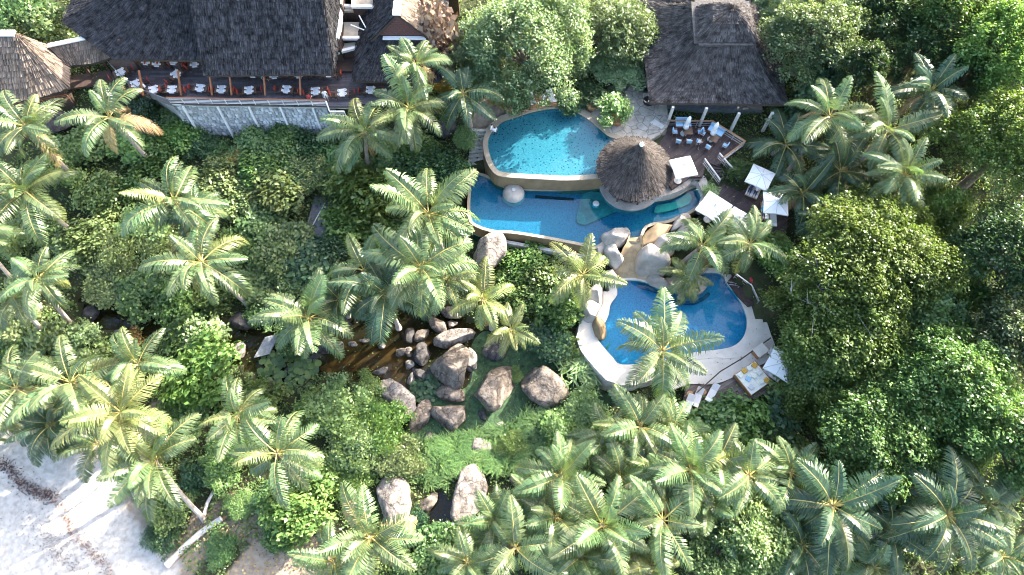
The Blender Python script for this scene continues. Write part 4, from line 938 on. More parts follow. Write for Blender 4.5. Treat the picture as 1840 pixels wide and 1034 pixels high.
for i, (px, py, rz, lab) in enumerate(TT):
    _g = random.Random(i + 40); rz += _g.uniform(-.16, .16); p = P(px + _g.uniform(-4, 4), py + _g.uniform(-2, 2), TZ + .02)
    tb = tbl0 if i == 0 else copy_tree(tbl0)
    tb.location = p; tb.rotation_euler = (0, 0, rz); tb['label'] = lab
    R = Matrix.Rotation(rz, 3, 'Z')
    cl = MB().box((0, 0, .775), (.55, .92, .012)); cl.box((.0, .465, .70), (.55, .012, .16)); cl.box((0, -.465, .70), (.55, .012, .16))
    tag(link('tablecloth', cl.mesh('tablecloth', M['cloth']), None, None, p), 'white runner on the ' + lab, 'tablecloth', 'white cloths on the terrace tables').rotation_euler = (0, 0, rz)
    gl = lab
    for k, (dx, dy) in enumerate(((-.35, .25), (.35, .25), (-.35, -.25), (.35, -.25))):
        q = p + R @ V3(dx, dy, .795)
        tag(link('plate', plate, None, None, q), 'white plate on the ' + gl, 'plate', 'plates on the terrace tables')
        tag(link('napkin', napk, None, None, q + R @ V3(.0, .0, .03)), 'folded napkin on the ' + gl, 'napkin', 'napkins on the terrace tables')
    for sx in (-1, 1):
        for dy in (0,):
            c = chr0 if first else copy_tree(chr0); first = False
            c.location = p + R @ V3(sx * 1.05, dy * .5, 0); c.rotation_euler = (0, 0, rz - sx * math.pi / 2)
            c['label'] = ('left chair at the ' if sx < 0 else 'right chair at the ') + lab
# deck dining sets with folded parasols
ch2 = chair_proto('blue chair', M['bluecush'], M['orange'], 'blue cushioned chairs on the dining deck'); ch2['label'] = 'blue cushioned armchair'
f2 = True
for si, (px, py, rz, nm) in enumerate(((1234,243,0,'left deck table'),(1280,256,-.62,'right deck table'))):
    p = P(px, py, DZ + .02); R = Matrix.Rotation(rz, 3, 'Z')
    t = table_proto('small square brown table, ' + nm.replace('deck table', 'one of two') + ' on the dining deck', None, None, .9, .9)
    t.location = p; t.rotation_euler = (0, 0, rz)
    s = thing('sofa', p + R @ V3(-.35, 1.2, 0), 'blue two seat sofa behind the ' + nm, 'sofa', None, rz)
    MB().box((0, 0, .22), (1.7, .8, .3)).build('base', M['orange'], s); MB().box((-.42, -.05, .43), (.8, .7, .14)).build('seat_cushion', M['bluecush'], s); MB().box((.42, -.05, .43), (.8, .7, .14)).build('seat_cushion', M['bluecush'], s)
    MB().box((0, .42, .62), (1.7, .12, .55)).build('backrest', M['bluecush'], s)
    for (dx, dy, r_, w) in ((-1.35, .1, math.pi / 2, 'left of'), (1.35, .1, -math.pi / 2, 'right of'), (0, -1.1, math.pi, 'in front of'), (-1.1, -1.1, math.pi * .9, 'at the front corner of')):
        c = ch2 if f2 else copy_tree(ch2); f2 = False
        c.location = p + R @ V3(dx, dy, 0); c.rotation_euler = (0, 0, rz + r_); c['label'] = 'blue cushioned chair %s the %s' % (w, nm)
    u = thing('folded_parasol', p + R @ V3(-.35, .15, 0), 'tall folded white parasol over the ' + nm, 'parasol')
    MB().tube([(0, 0, 0), (0, 0, 3.1)], .035, 8).build('pole', M['metal'], u)
    MB().lathe((0, 0, 0), [(.10, 1.0), (.30, 1.15), (.26, 1.6), (.13, 1.75), (.24, 1.95), (.22, 2.6), (.05, 3.05)], 12).build('canopy', M['canvas'], u, smooth=True)
    MB().lathe((0, 0, 0), [(.35, 0), (.35, .1), (.06, .14)], 16).build('foot', M['concrete'], u)
M['seam'] = mat('canvas_seam', (.40, .39, .38), .8, .05, 3)
# open parasols
def parasol(px, py, z, size, rz, label, tilt=0.0, h=2.6):
    p = P(px, py, z + h); b = V3(p.x, p.y, z)
    t = thing('parasol', b, label, 'parasol', None, math.radians(rz))
    MB().tube([(0, 0, 0), (0, 0, h + .35)], .04, 8).build('pole', M['metal'], t)
    s = size / 2; ap = V3(0, 0, h + .55)
    ring = [V3(s, s, h), V3(0, s * .97, h + .07), V3(-s, s, h), V3(-s * .97, 0, h + .07), V3(-s, -s, h), V3(0, -s * .97, h + .07), V3(s, -s, h), V3(s * .97, 0, h + .07)]
    cn = MB()
    for k in range(8):
        a, b_ = ring[k], ring[(k + 1) % 8]; ms = ((a + b_) / 2).lerp(ap, .5) + V3(0, 0, -.05)
        cn.add([a, b_, b_.lerp(ap, .5) , a.lerp(ap, .5)], [(0, 1, 2, 3)]); cn.add([a.lerp(ap, .5), b_.lerp(ap, .5), ap], [(0, 1, 2)])
        cn.add([a, b_, b_ + V3(0, 0, -.16), a + V3(0, 0, -.16)], [(0, 1, 2, 3)])
    c = cn.build('canopy', M['canvas'], t)
    for k in range(8): MB().bar(ring[k] + V3(0, 0, -.05), ap + V3(0, 0, -.1), .03).build('rib', M['teak'], t)
    for k in range(8): MB().bar(ring[k].lerp(ap, .02) + V3(0, 0, .012), ring[k].lerp(ap, .5) + V3(0, 0, .012), .05, .012).build('seam', M['seam'], t); MB().bar(ring[k].lerp(ap, .5) + V3(0, 0, .012), ap + V3(0, 0, .01), .05, .012).build('seam', M['seam'], t)
    MB().lathe((0, 0, 0), [(.06, h + .5), (.05, h + .75), (.01, h + .8)], 8).build('finial', M['white'], t)
    MB().lathe((0, 0, 0), [(.4, 0), (.4, .1), (.06, .16)], 16).build('foot', M['concrete'], t)
    return t
parasol(1228, 301, DZ, 2.3, 14, 'white parasol in full sun beside the round bar hut')
parasol(1366, 319, D2Z, 2.4, -30, 'square white parasol highest of the pair at the right deck edge')
parasol(1394, 366, D2Z, 2.45, -8, 'square white parasol lower right on the deck next to the dark palms')
parasol(1283, 373, 5.2, 2.75, -38, 'large white parasol at the tip of the middle pool')
parasol(1326, 395, 5.0, 2.2, -38, 'white parasol half covered by yellow palm fronds')
parasol(1404, 655, 2.7, 2.6, -34, 'white parasol poking out from under the big tree')
# loungers
def lounger_proto():
    t = thing('sun_lounger', (0, 0, 0), 'lounger', 'sun lounger')
    MB().box((0, 0, .28), (.72, 2.0, .08)).build('frame', M['teak'], t)
    MB().box((0, -.3, .37), (.66, 1.35, .1)).build('mattress', M['cloth'], t)
    R = Matrix.Rotation(math.radians(28), 3, 'X'); MB().box((0, .63, .52), (.66, .75, .1), rot=R).build('backrest', M['cloth'], t)
    lm = MB().box((0, 0, .12), (.07, .07, .24)).mesh('leg', M['teak'])
    for x in (-.3, .3):
        for y in (-.85, .85): link('leg', lm, None, t, (x, y, 0))
    tw = MB().box((0, -.8, .44), (.66, .35, .05)).build('towel', M['white'], t)
    return t
L0 = lounger_proto(); LG = 'white sun loungers'
for i, (px, py, z, rz, lab) in enumerate([(1252,716,D3Z,-25,'white lounger on the left of the pair below the lowest pool'),(1278,708,D3Z,-32,'white lounger on the right of the pair below the lowest pool'),(1236,728,D3Z,-22,'white lounger half under the leaning palm frond'),
      (1395,642,2.7,-125,'white lounger between the daybed and the parasol under the tree'),(1348,342,D2Z,-28,'lounger on the left under the highest parasol of the deck'),(1358,346,D2Z,-28,'lounger on the right under the highest parasol of the deck'),
      (1372,382,D2Z,-6,'white lounger beside the lower right parasol on the deck'),(1387,395,D2Z,-6,'white lounger in front of the lower right parasol'),(1182,342,6.2,-50,'white lounger on the curved wall behind the bar hut'),
      (955,182,7.32,-165,'orange lit lounger left on the sunning deck under the big tree'),(990,178,7.32,-165,'orange lit lounger right on the sunning deck under the big tree'),(1386,676,2.7,50,'cream lounger corner under the low parasol')]):
    o_ = L0 if i == 0 else copy_tree(L0); o_.location = P(px, py, z + .02); o_.rotation_euler = (0, 0, math.radians(rz)); o_['label'] = lab; o_['group'] = LG
# side tables (round brown trays)
def stool(px, py, z, label):
    t = thing('side_table', P(px, py, z), label, 'side table')
    MB().lathe((0, 0, 0), [(.05, .42), (.3, .42), (.3, .46), (.02, .46)], 14).build('tabletop', M['teak'], t); MB().lathe((0, 0, 0), [(.2, 0), (.05, .1), (.05, .42)], 10).build('pedestal', M['teak'], t)
stool(1238, 710, D3Z, 'round brown side table left of the two loungers'); stool(1262, 706, D3Z, 'round brown side table between the two loungers')
# daybed with cushions
p = P(1350, 682, D3Z); t = thing('daybed', p, 'square wooden daybed piled with cream and yellow cushions', 'daybed', None, math.radians(33))
MB().box((0, 0, .25), (2.7, 2.5, .3)).build('platform', M['teak'], t)
mt = MB().box((0, 0, .48), (1.3, 2.4, .16)).mesh('mattress', M['cream'])
for x in (-.66, .66): link('mattress', mt, None, t, (x, 0, 0))
for x, y, m_, r_ in ((-.9, .9, 'cream', .2), (-.3, 1.0, 'yellow', 0), (.3, .95, 'cream', -.1), (.9, .9, 'yellow', .3), (-.5, .2, 'bluecush', .4), (.2, .1, 'cream', .7), (.8, 0.1, 'cream', .1), (-.8, -.6, 'cloth', .2), (.4, -.7, 'cream', -.3), (.9, -.9, 'yellow', .2)):
    MB().box((0, 0, 0), (.5, .5, .16), rz=r_).build('cushion', M[m_], t, (x, y, .64), bevel=.06)
for x in (-1.3, 1.3): MB().box((x, 0, .45), (.08, 2.5, .3)).build('side_rail', M['teak'], t)
b = P(1362, 634, 2.7); t = thing('storage_box', b, 'wooden towel box at the end of the terrace railing', 'box', None, .6)
MB().box((0, 0, .4), (1.2, .9, .8)).build('body', M['teak'], t); MB().box((0, 0, .83), (1.3, 1.0, .07)).build('lid', M['palecoping'], t)
# dark lantern bowls on the patio
for i, (px, py, lab) in enumerate(((1153,138,'farthest of three black fire bowls beside the square pavilion'),(1158,162,'middle one of three black fire bowls beside the pavilion'),(1164,188,'nearest of three black fire bowls, by the pale steps'))):
    t = thing('fire_bowl', P(px, py, 7.22), lab, 'fire bowl', 'black fire bowls on the patio')
    MB().lathe((0, 0, 0), [(.25, 0), (.3, .15), (.62, .5), (.66, .6), (.55, .55), (.1, .35)], 18).build('bowl', M['black'], t, smooth=True); MB().lathe((0, 0, 0), [(.1, .5), (.09, .66), (.01, .7)], 8).build('burner', M['white'], t)
for i, (px, py, lab) in enumerate(((1157,150,'grey slab between the farthest and middle fire bowl'),(1162,175,'grey slab between the middle and nearest fire bowl'))):
    tag(MB().box((0, 0, .1), (.8, .9, .2)).build('stone_slab', M['concrete'], None, P(px, py, 7.22), bevel=.04), lab, 'slab')
# pots
def pot(px, py, z, r, label, m):
    t = thing('plant_pot', P(px, py, z), label, 'pot'); MB().lathe((0, 0, 0), [(r * .6, 0), (r, r * .7), (r * .95, r * 1.1), (r * 1.05, r * 1.2), (r * .8, r * 1.15)], 18).build('body', m, t, smooth=True)
    MB().lathe((0, 0, 0), [(r * .8, r * 1.0), (.01, r * 1.02)], 14).build('soil', M['bark'], t); return t
pot(1276, 352, 5.5, .55, 'pale round pot with a spiky plant on the deck corner', M['palecoping'])
pot(1107, 222, 7.2, .7, 'brown planter below the clipped bush by the highest pool', M['teak'])
pot(1063, 195, 7.2, .6, 'brown planter at the pool edge under the big tree', M['teak'])
# handrails into lowest pool
for k in range(2):
    a = P(1301 + k * 5, 512 + k * 5, 2.7); t = thing('pool_ladder', a, 'chrome pool handrail, %s of two at the lowest pool stair' % ('upper' if k == 0 else 'lower'), 'handrail')
    MB(a).tube([a, a + V3(0, 0, .8), a + V3(.5, -.1, .9), a + V3(1.0, -.2, .8), a + V3(1.0, -.2, 0)], .03, 6).build('rail', M['metal'], t)

# ------------------------------------------------------------------ people
def person(label, loc, rz, pose, top, bottom, scale=1.0, hold=None):
    """pose: dict of joint positions"""
    J = {'pelvis': (0, 0, .95), 'chest': (0, .02, 1.28), 'neck': (0, .02, 1.47), 'head': (0, .0, 1.6), 'crown': (0, 0, 1.70),
         'shL': (-.19, .02, 1.42), 'elL': (-.25, .05, 1.15), 'waL': (-.25, -.06, .92), 'shR': (.19, .02, 1.42), 'elR': (.25, .05, 1.15), 'waR': (.25, -.06, .92),
         'hiL': (-.10, 0, .90), 'knL': (-.11, -.03, .50), 'anL': (-.11, .02, .09), 'toL': (-.12, -.17, .03), 'hiR': (.10, 0, .90), 'knR': (.11, -.03, .50), 'anR': (.11, .02, .09), 'toR': (.12, -.17, .03)}
    J.update(pose)
    Rr = {'pelvis': .14, 'chest': .145, 'neck': .055, 'head': .095, 'crown': .07, 'sh': .065, 'el': .045, 'wa': .03, 'hi': .09, 'kn': .06, 'an': .042, 'to': .035}
    names = list(J); verts = [Vector(J[k]) for k in names]; rad = [Rr[k if k in Rr else k[:2]] for k in names]
    ed = [('pelvis','chest'),('chest','neck'),('neck','head'),('head','crown')]
    for s in 'LR': ed += [('chest','sh'+s),('sh'+s,'el'+s),('el'+s,'wa'+s),('pelvis','hi'+s),('hi'+s,'kn'+s),('kn'+s,'an'+s),('an'+s,'to'+s)]
    edges = [(names.index(a), names.index(b)) for a, b in ed]
    for s, sg in (('L', -1), ('R', 1)):
        w = Vector(J['wa' + s]); e = Vector(J['el' + s]); d = (w - e).normalized(); sd = Vector((1, 0, 0)) if abs(d.x) < .8 else Vector((0, 1, 0)); sd = (sd - d * sd.dot(d)).normalized()
        pb = len(verts); verts.append(w + d * .08); rad.append(.032); edges.append((names.index('wa' + s), pb))
        for k, L in zip((-1.5, -.5, .5, 1.5), (.06, .078, .08, .068)):
            i0 = len(verts); verts.append(w + d * .10 + sd * k * .019); rad.append(.009); verts.append(w + d * (.10 + L) + sd * k * .024 + Vector((0, -.02, 0))); rad.append(.008); edges += [(pb, i0), (i0, i0 + 1)]
        i0 = len(verts); verts.append(w + d * .06 + Vector((0, -.05, 0))); rad.append(.010); edges.append((pb, i0))
    me = bpy.data.meshes.new('body'); me.from_pydata([tuple(v) for v in verts], edges, []); me.update()
    o = bpy.data.objects.new('person_tmp', me); C.objects.link(o)
    sk = o.modifiers.new('skin', 'SKIN'); sk.use_smooth_shade = True
    for i, sv_ in enumerate(me.skin_vertices[0].data): sv_.radius = (rad[i], rad[i]); sv_.use_root = (i == 0)
    ss = o.modifiers.new('sub', 'SUBSURF'); ss.levels = 1; ss.render_levels = 1
    dg = bpy.context.evaluated_depsgraph_get(); m2 = bpy.data.meshes.new_from_object(o.evaluated_get(dg)); bpy.data.objects.remove(o)
    m2.materials.clear()
    for k in ('skin', top, bottom): m2.materials.append(M[k])
    # clothing by nearest bone
    segs = [(('pelvis','chest'),1),(('chest','neck'),1),(('neck','head'),0),(('head','crown'),0)]
    for s in 'LR': segs += [(('chest','sh'+s),1),(('sh'+s,'el'+s),1),(('el'+s,'wa'+s),0),(('pelvis','hi'+s),2),(('hi'+s,'kn'+s),2),(('kn'+s,'an'+s),0),(('an'+s,'to'+s),0)]
    for pl in m2.polygons:
        c = pl.center; best = 9; mi = 0
        for (a, b_), k in segs:
            A, B_ = Vector(J[a]), Vector(J[b_]); ab = B_ - A; u = max(0, min(1, (c - A).dot(ab) / max(ab.length_squared, 1e-6))); d = (c - (A + ab * u)).length / (Rr[a if a in Rr else a[:2]])
            if d < best: best = d; mi = k
        pl.material_index = mi; pl.use_smooth = True
    t = thing('person', loc, label, 'person', None, rz); t.scale = (scale,) * 3
    b = link('body', m2, None, t)
    h = Vector(J['head']); up = (Vector(J['crown']) - Vector(J['neck'])).normalized()
    hb = bmesh.new(); bmesh.ops.create_icosphere(hb, subdivisions=2, radius=.115)
    for v in hb.verts: v.co = Vector((v.co.x * .92, v.co.y + .02, v.co.z * .95)) + h + up * .045
    bmesh.ops.delete(hb, geom=[v for v in hb.verts if (v.co - h).dot(up) < .0 or ((v.co - h).y < -.05 and (v.co - h).dot(up) < .09)], context='VERTS')
    hm = bpy.data.meshes.new('hair'); hb.to_mesh(hm); hb.free(); link('hair', hm, M['hair'], t)
    fb = MB(); fb.box(h + Vector((0, -.10, -.005)), (.025, .04, .04)); link('nose', fb.mesh('nose', M['skin']), None, t)
    em = MB(); em.box(h + Vector((-.035, -.093, .02)), (.02, .012, .01)); em.box(h + Vector((.035, -.093, .02)), (.02, .012, .01)); link('eyes', em.mesh('eyes', M['hair']), None, t)
    mm = MB(); mm.box(h + Vector((0, -.09, -.05)), (.045, .012, .01)); link('mouth', mm.mesh('mouth', M['red']), None, t)
    eb = MB(); eb.box(h + Vector((-.095, .01, 0)), (.02, .035, .055)); eb.box(h + Vector((.095, .01, 0)), (.02, .035, .055)); link('ears', eb.mesh('ears', M['skin']), None, t)
    return t
SIT = {'pelvis': (0, 0, .12), 'chest': (0, .05, .46), 'neck': (0, .04, .65), 'head': (0, .01, .78), 'crown': (0, 0, .88), 'shL': (-.19, .05, .6), 'elL': (-.27, .1, .34), 'waL': (-.25, .02, .1), 'shR': (.19, .05, .6), 'elR': (.27, .1, .34), 'waR': (.25, .02, .1),
       'hiL': (-.1, -.03, .11), 'knL': (-.12, -.46, .12), 'anL': (-.12, -.5, -.3), 'toL': (-.12, -.66, -.36), 'hiR': (.1, -.03, .11), 'knR': (.12, -.46, .12), 'anR': (.12, -.5, -.3), 'toR': (.12, -.66, -.36)}
LIE = {'pelvis': (0, 0, .14), 'chest': (0, .36, .25), 'neck': (0, .54, .36), 'head': (0, .65, .42), 'crown': (0, .74, .45), 'shL': (-.19, .5, .3), 'elL': (-.28, .25, .2), 'waL': (-.22, .02, .2), 'shR': (.19, .5, .3), 'elR': (.28, .25, .2), 'waR': (.22, .02, .2),
       'hiL': (-.1, -.05, .13), 'knL': (-.12, -.48, .2), 'anL': (-.12, -.9, .08), 'toL': (-.12, -.95, .2), 'hiR': (.1, -.05, .13), 'knR': (.12, -.48, .1), 'anR': (.13, -.92, .07), 'toR': (.13, -.97, .19)}
WALK = {'knL': (-.11, -.18, .52), 'anL': (-.11, -.2, .1), 'toL': (-.11, -.38, .05), 'knR': (.11, .02, .5), 'anR': (.11, .3, .16), 'toR': (.11, .2, .05), 'waR': (.25, -.22, 1.0), 'waL': (-.27, .12, .95)}
person('person in white shirt standing at the right end of the terrace railing', P(588, 181, TZ + .02), .3, {}, 'shirt_white', 'shirt_white')
person('person in white sitting on the rim at the left of the highest pool', P(884, 233, 7.3), 1.4, SIT, 'shirt_white', 'shirt_white')
person('bather in a white top wading near the pool steps', P(890, 246, 6.2), .6, {}, 'shirt_white', 'shorts_dark')
person('person in white standing on the orange sunning deck', P(977, 186, 7.32), .2, WALK, 'shirt_white', 'shirt_white')
person('dark haired person lying on the left lounger under the highest parasol', P(1348, 341, D2Z + .4), math.radians(-28), LIE, 'shorts_dark', 'shorts_dark')
person('person in white lying on the right lounger under the highest parasol', P(1358, 345, D2Z + .4), math.radians(-28), LIE, 'shirt_white', 'shorts_dark')
person('person in turquoise lying beside the lower right parasol', P(1371, 383, D2Z + .4), math.radians(-6), LIE, 'shirt_teal', 'shorts_dark')
person('person in red shirt walking by the stair above the lowest pool', P(1343, 512, 3.12), 2.0, WALK, 'shirt_red', 'shorts_dark')
person('guest in pink sitting at the terrace railing beside the last strut', P(557, 178, TZ + .45), 3.0, SIT, 'shirt_red', 'shirt_white')
person('guest in white sitting at the laid table second in the left curve', P(262, 158, TZ + .45), 2.2, SIT, 'shirt_white', 'shorts_dark')
person('guest in turquoise sitting under the front thatch near the fifth strut', P(474, 141, TZ + .45), 1.5, SIT, 'shirt_teal', 'shorts_dark')
person('guest in dark shorts walking across the upper dining deck', P(1252, 266, DZ + .02), .8, WALK, 'shirt_white', 'shorts_dark')
PALMS = [
 (1045,1000,6,80,'n','palm at the bottom edge below the large lower centre palm',{}),
 (1110,1025,5.5,75,'n','palm at the bottom edge left of the yellow one',{}),
 (960,900,5.5,75,'n','palm above the second bottom edge palm, by the small black pool',{}),
 (1180,850,6,78,'n','palm left of the feathery palm in the upper lower grove',{}),
 (1290,830,6.5,78,'n','palm between feathery palm and the palm by the pale tree',{}),
 (1205,770,5.5,72,'n','palm at the upper edge of the lower grove under the pool palm',{}),
 (890,940,5,68,'n','short palm between the tall pale boulder and the bottom edge palms',{}),
 (600,1010,5.5,78,'n','palm at the bottom edge left of the fan palm',{}),
 (165,720,5.5,78,'n','palm wedged between the topmost and the golden beach palm',{}),
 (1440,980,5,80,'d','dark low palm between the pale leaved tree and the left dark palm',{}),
 (1115,860,6,78,'n','palm between the feathery palm and the small gap palm',{}),
 (1000,930,6.5,80,'n','palm just left of the large lower centre palm',{}),
 (1270,905,6.5,80,'n','palm between the feathery palm and the pale leaved tree',{}),
 (1420,850,6,78,'n','palm where the lower grove meets the left dark palm',{}),
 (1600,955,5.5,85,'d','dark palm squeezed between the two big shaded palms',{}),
 (175,800,4.5,70,'n','low palm fanning over the sand edge below the big golden palm',{}),
 (1090,790,5,70,'n','small palm at the upper left of the lower grove',{}),
 (350,395,5,60,'d','short shaded palm under the large open garden palm',{}),
 (610,540,5,75,'d','dark palm between the pond palm and the drooping one',{}),
 (800,500,6,78,'n','palm reaching out to the huge pale boulder',{}),
 (48,228,9,80,'n','pale palm at the left edge under the thatched pavilion',{'base':(136,322)}),
 (45,345,7.5,95,'n','broad palm at the left edge below the pavilion palm',{'lean':(1,-1)}),
 (197,212,9.5,80,'n','tall palm under the covered walkway, its bare trunk showing',{'base':(274,294)}),
 (313,362,8.5,98,'n','large open palm in the upper left garden with long side fronds',{'base':(366,412)}),
 (362,472,8.5,98,'n','large palm directly below the open one in the left garden',{'lean':(1.5,-1)}),
 (72,500,8.5,72,'n','palm above the left creek with a slanting pale trunk',{'base':(126,582)}),
 (-40,425,9,70,'n','palm whose bare trunk crosses the left edge above the creek',{'base':(72,556)}),
 (28,535,6,60,'n','small palm at the left edge near the creek',{'base':(92,612)}),
 (128,688,6,105,'n','wide palm above the beach on the left, topmost of the beach cluster',{}),
 (30,700,7,85,'n','palm at the left edge of the beach cluster',{}),
 (248,655,6.5,75,'n','ragged palm beside the end of the left creek',{}),
 (218,742,9.5,108,'g','big golden palm leaning over the sand',{'base':(242,890)}),
 (95,762,5.5,75,'d','dark low palm casting its shade on the sand',{}),
 (280,828,6.5,100,'n','palm alone on the sand with a curved thin trunk',{'base':(368,936)}),
 (427,748,7,82,'n','palm between the round bush and the yellow bush',{}),
 (498,815,7,98,'n','starry palm left of the lower yellow bushes',{'base':(545,870)}),
 (655,238,6.5,85,'n','palm in front of the right end of the stone wall',{}),
 (748,118,8.5,62,'n','palm against the dark skirt roof of the gabled house',{}),
 (735,195,8,85,'n','palm in front of the gabled house, just below the roof palm',{}),
 (832,170,6.5,72,'d','dark green palm between the gabled house and the highest pool',{}),
 (770,385,8.5,105,'n','sunlit star shaped palm reaching the left end of the middle pool',{}),
 (655,488,6.5,90,'n','palm left of the sunlit palm cluster above the pond',{}),
 (757,483,8,102,'n','bushy palm below the star shaped palm by the white boulder',{}),
 (555,572,7,90,'n','palm hanging over the left end of the pond beside the footbridge',{}),
 (692,528,7.5,90,'d','dark palm with long fronds drooping over the pond',{}),
 (868,540,6.5,70,'g','golden palm above the long smooth stone',{}),
 (918,592,5.5,55,'g','small golden palm next to the blue black boulder',{}),
 (1047,495,6.5,75,'g','yellowish palm left of the water slide',{}),
 (1262,442,5,80,'n','palm beside the pale boulders of the slide',{'nf':16}),
 (1347,440,5,72,'n','palm in front of the lower sun deck parasols',{'nf':17}),
 (1236,498,3.2,48,'g','low cycad like palm drooping into the lowest pool',{'nf':18}),
 (1190,632,7.5,98,'n','great palm standing over the edge of the lowest pool',{'lean':(1.2,-1.6)}),
 (1150,768,6.5,82,'n','palm right below the great pool palm',{}),
 (1008,855,6.5,88,'n','palm over the brown boulder in the lower garden',{}),
 (1082,945,8,102,'n','large palm in the lower centre beside the tan trunk',{}),
 (1190,935,8,92,'n','yellow tinged palm right of the large lower centre palm',{}),
 (1240,845,7.5,90,'n','feathery palm in the middle of the lower grove',{}),
 (1345,855,7.5,85,'n','palm at the right end of the lower grove by the pale leaved tree',{}),
 (925,985,7.5,88,'n','palm at the bottom edge, second from the beach side',{}),
 (665,965,7.5,98,'n','fan like palm in front of the large rounded boulder',{}),
 (1170,1015,5.5,65,'g','yellow palm at the bottom edge left of the pale leaved tree',{}),
 (1495,910,8,110,'d','shade-darkened palm under the big right hand trees, left of two',{'nf':22}),
 (1700,925,8,105,'d','shade-darkened palm in the lower right corner, biggest of the shaded ones',{'nf':22}),
 (1775,905,7,85,'n','sunnier palm at the lower right edge',{}),
 (1570,1020,5,70,'n','bright frond palm at the bottom edge under the dark palms',{}),
 (1800,1000,5,70,'d','low dark palm in the extreme lower right corner',{}),
 (1490,210,8,84,'n','bright palm to the right of the square pavilion',{'base':(1412,312)}),
 (1595,235,8,88,'n','tall bright palm, middle one of the group right of the pavilion',{'base':(1520,318)}),
 (1672,165,8,78,'d','shaded palm at the back of the group right of the pavilion',{}),
 (1625,318,7.5,78,'n','round headed palm at the front of the group beside the sunlit tree',{}),
 (1412,262,3.4,72,'d','shaded palm between dining deck and bright palms',{}),
 (1442,350,3.4,72,'d','shaded palm right of the highest deck parasol',{}),
 (1510,310,3.8,78,'d','shaded palm beneath the tall bright palm',{}),
 (1480,400,3,60,'d','low shaded palm behind the lower right parasol',{}),
 (1065,830,5,70,'n','small palm filling the gap above the large lower centre palm',{}),
 (1300,930,5.5,70,'d','low palm half under the pale leaved tree',{}),
 (840,1010,6,72,'n','palm at the bottom edge below the tall pale boulder',{}),
 (-30,760,4,80,'n','palm cut by the left edge above the beach',{}),
]
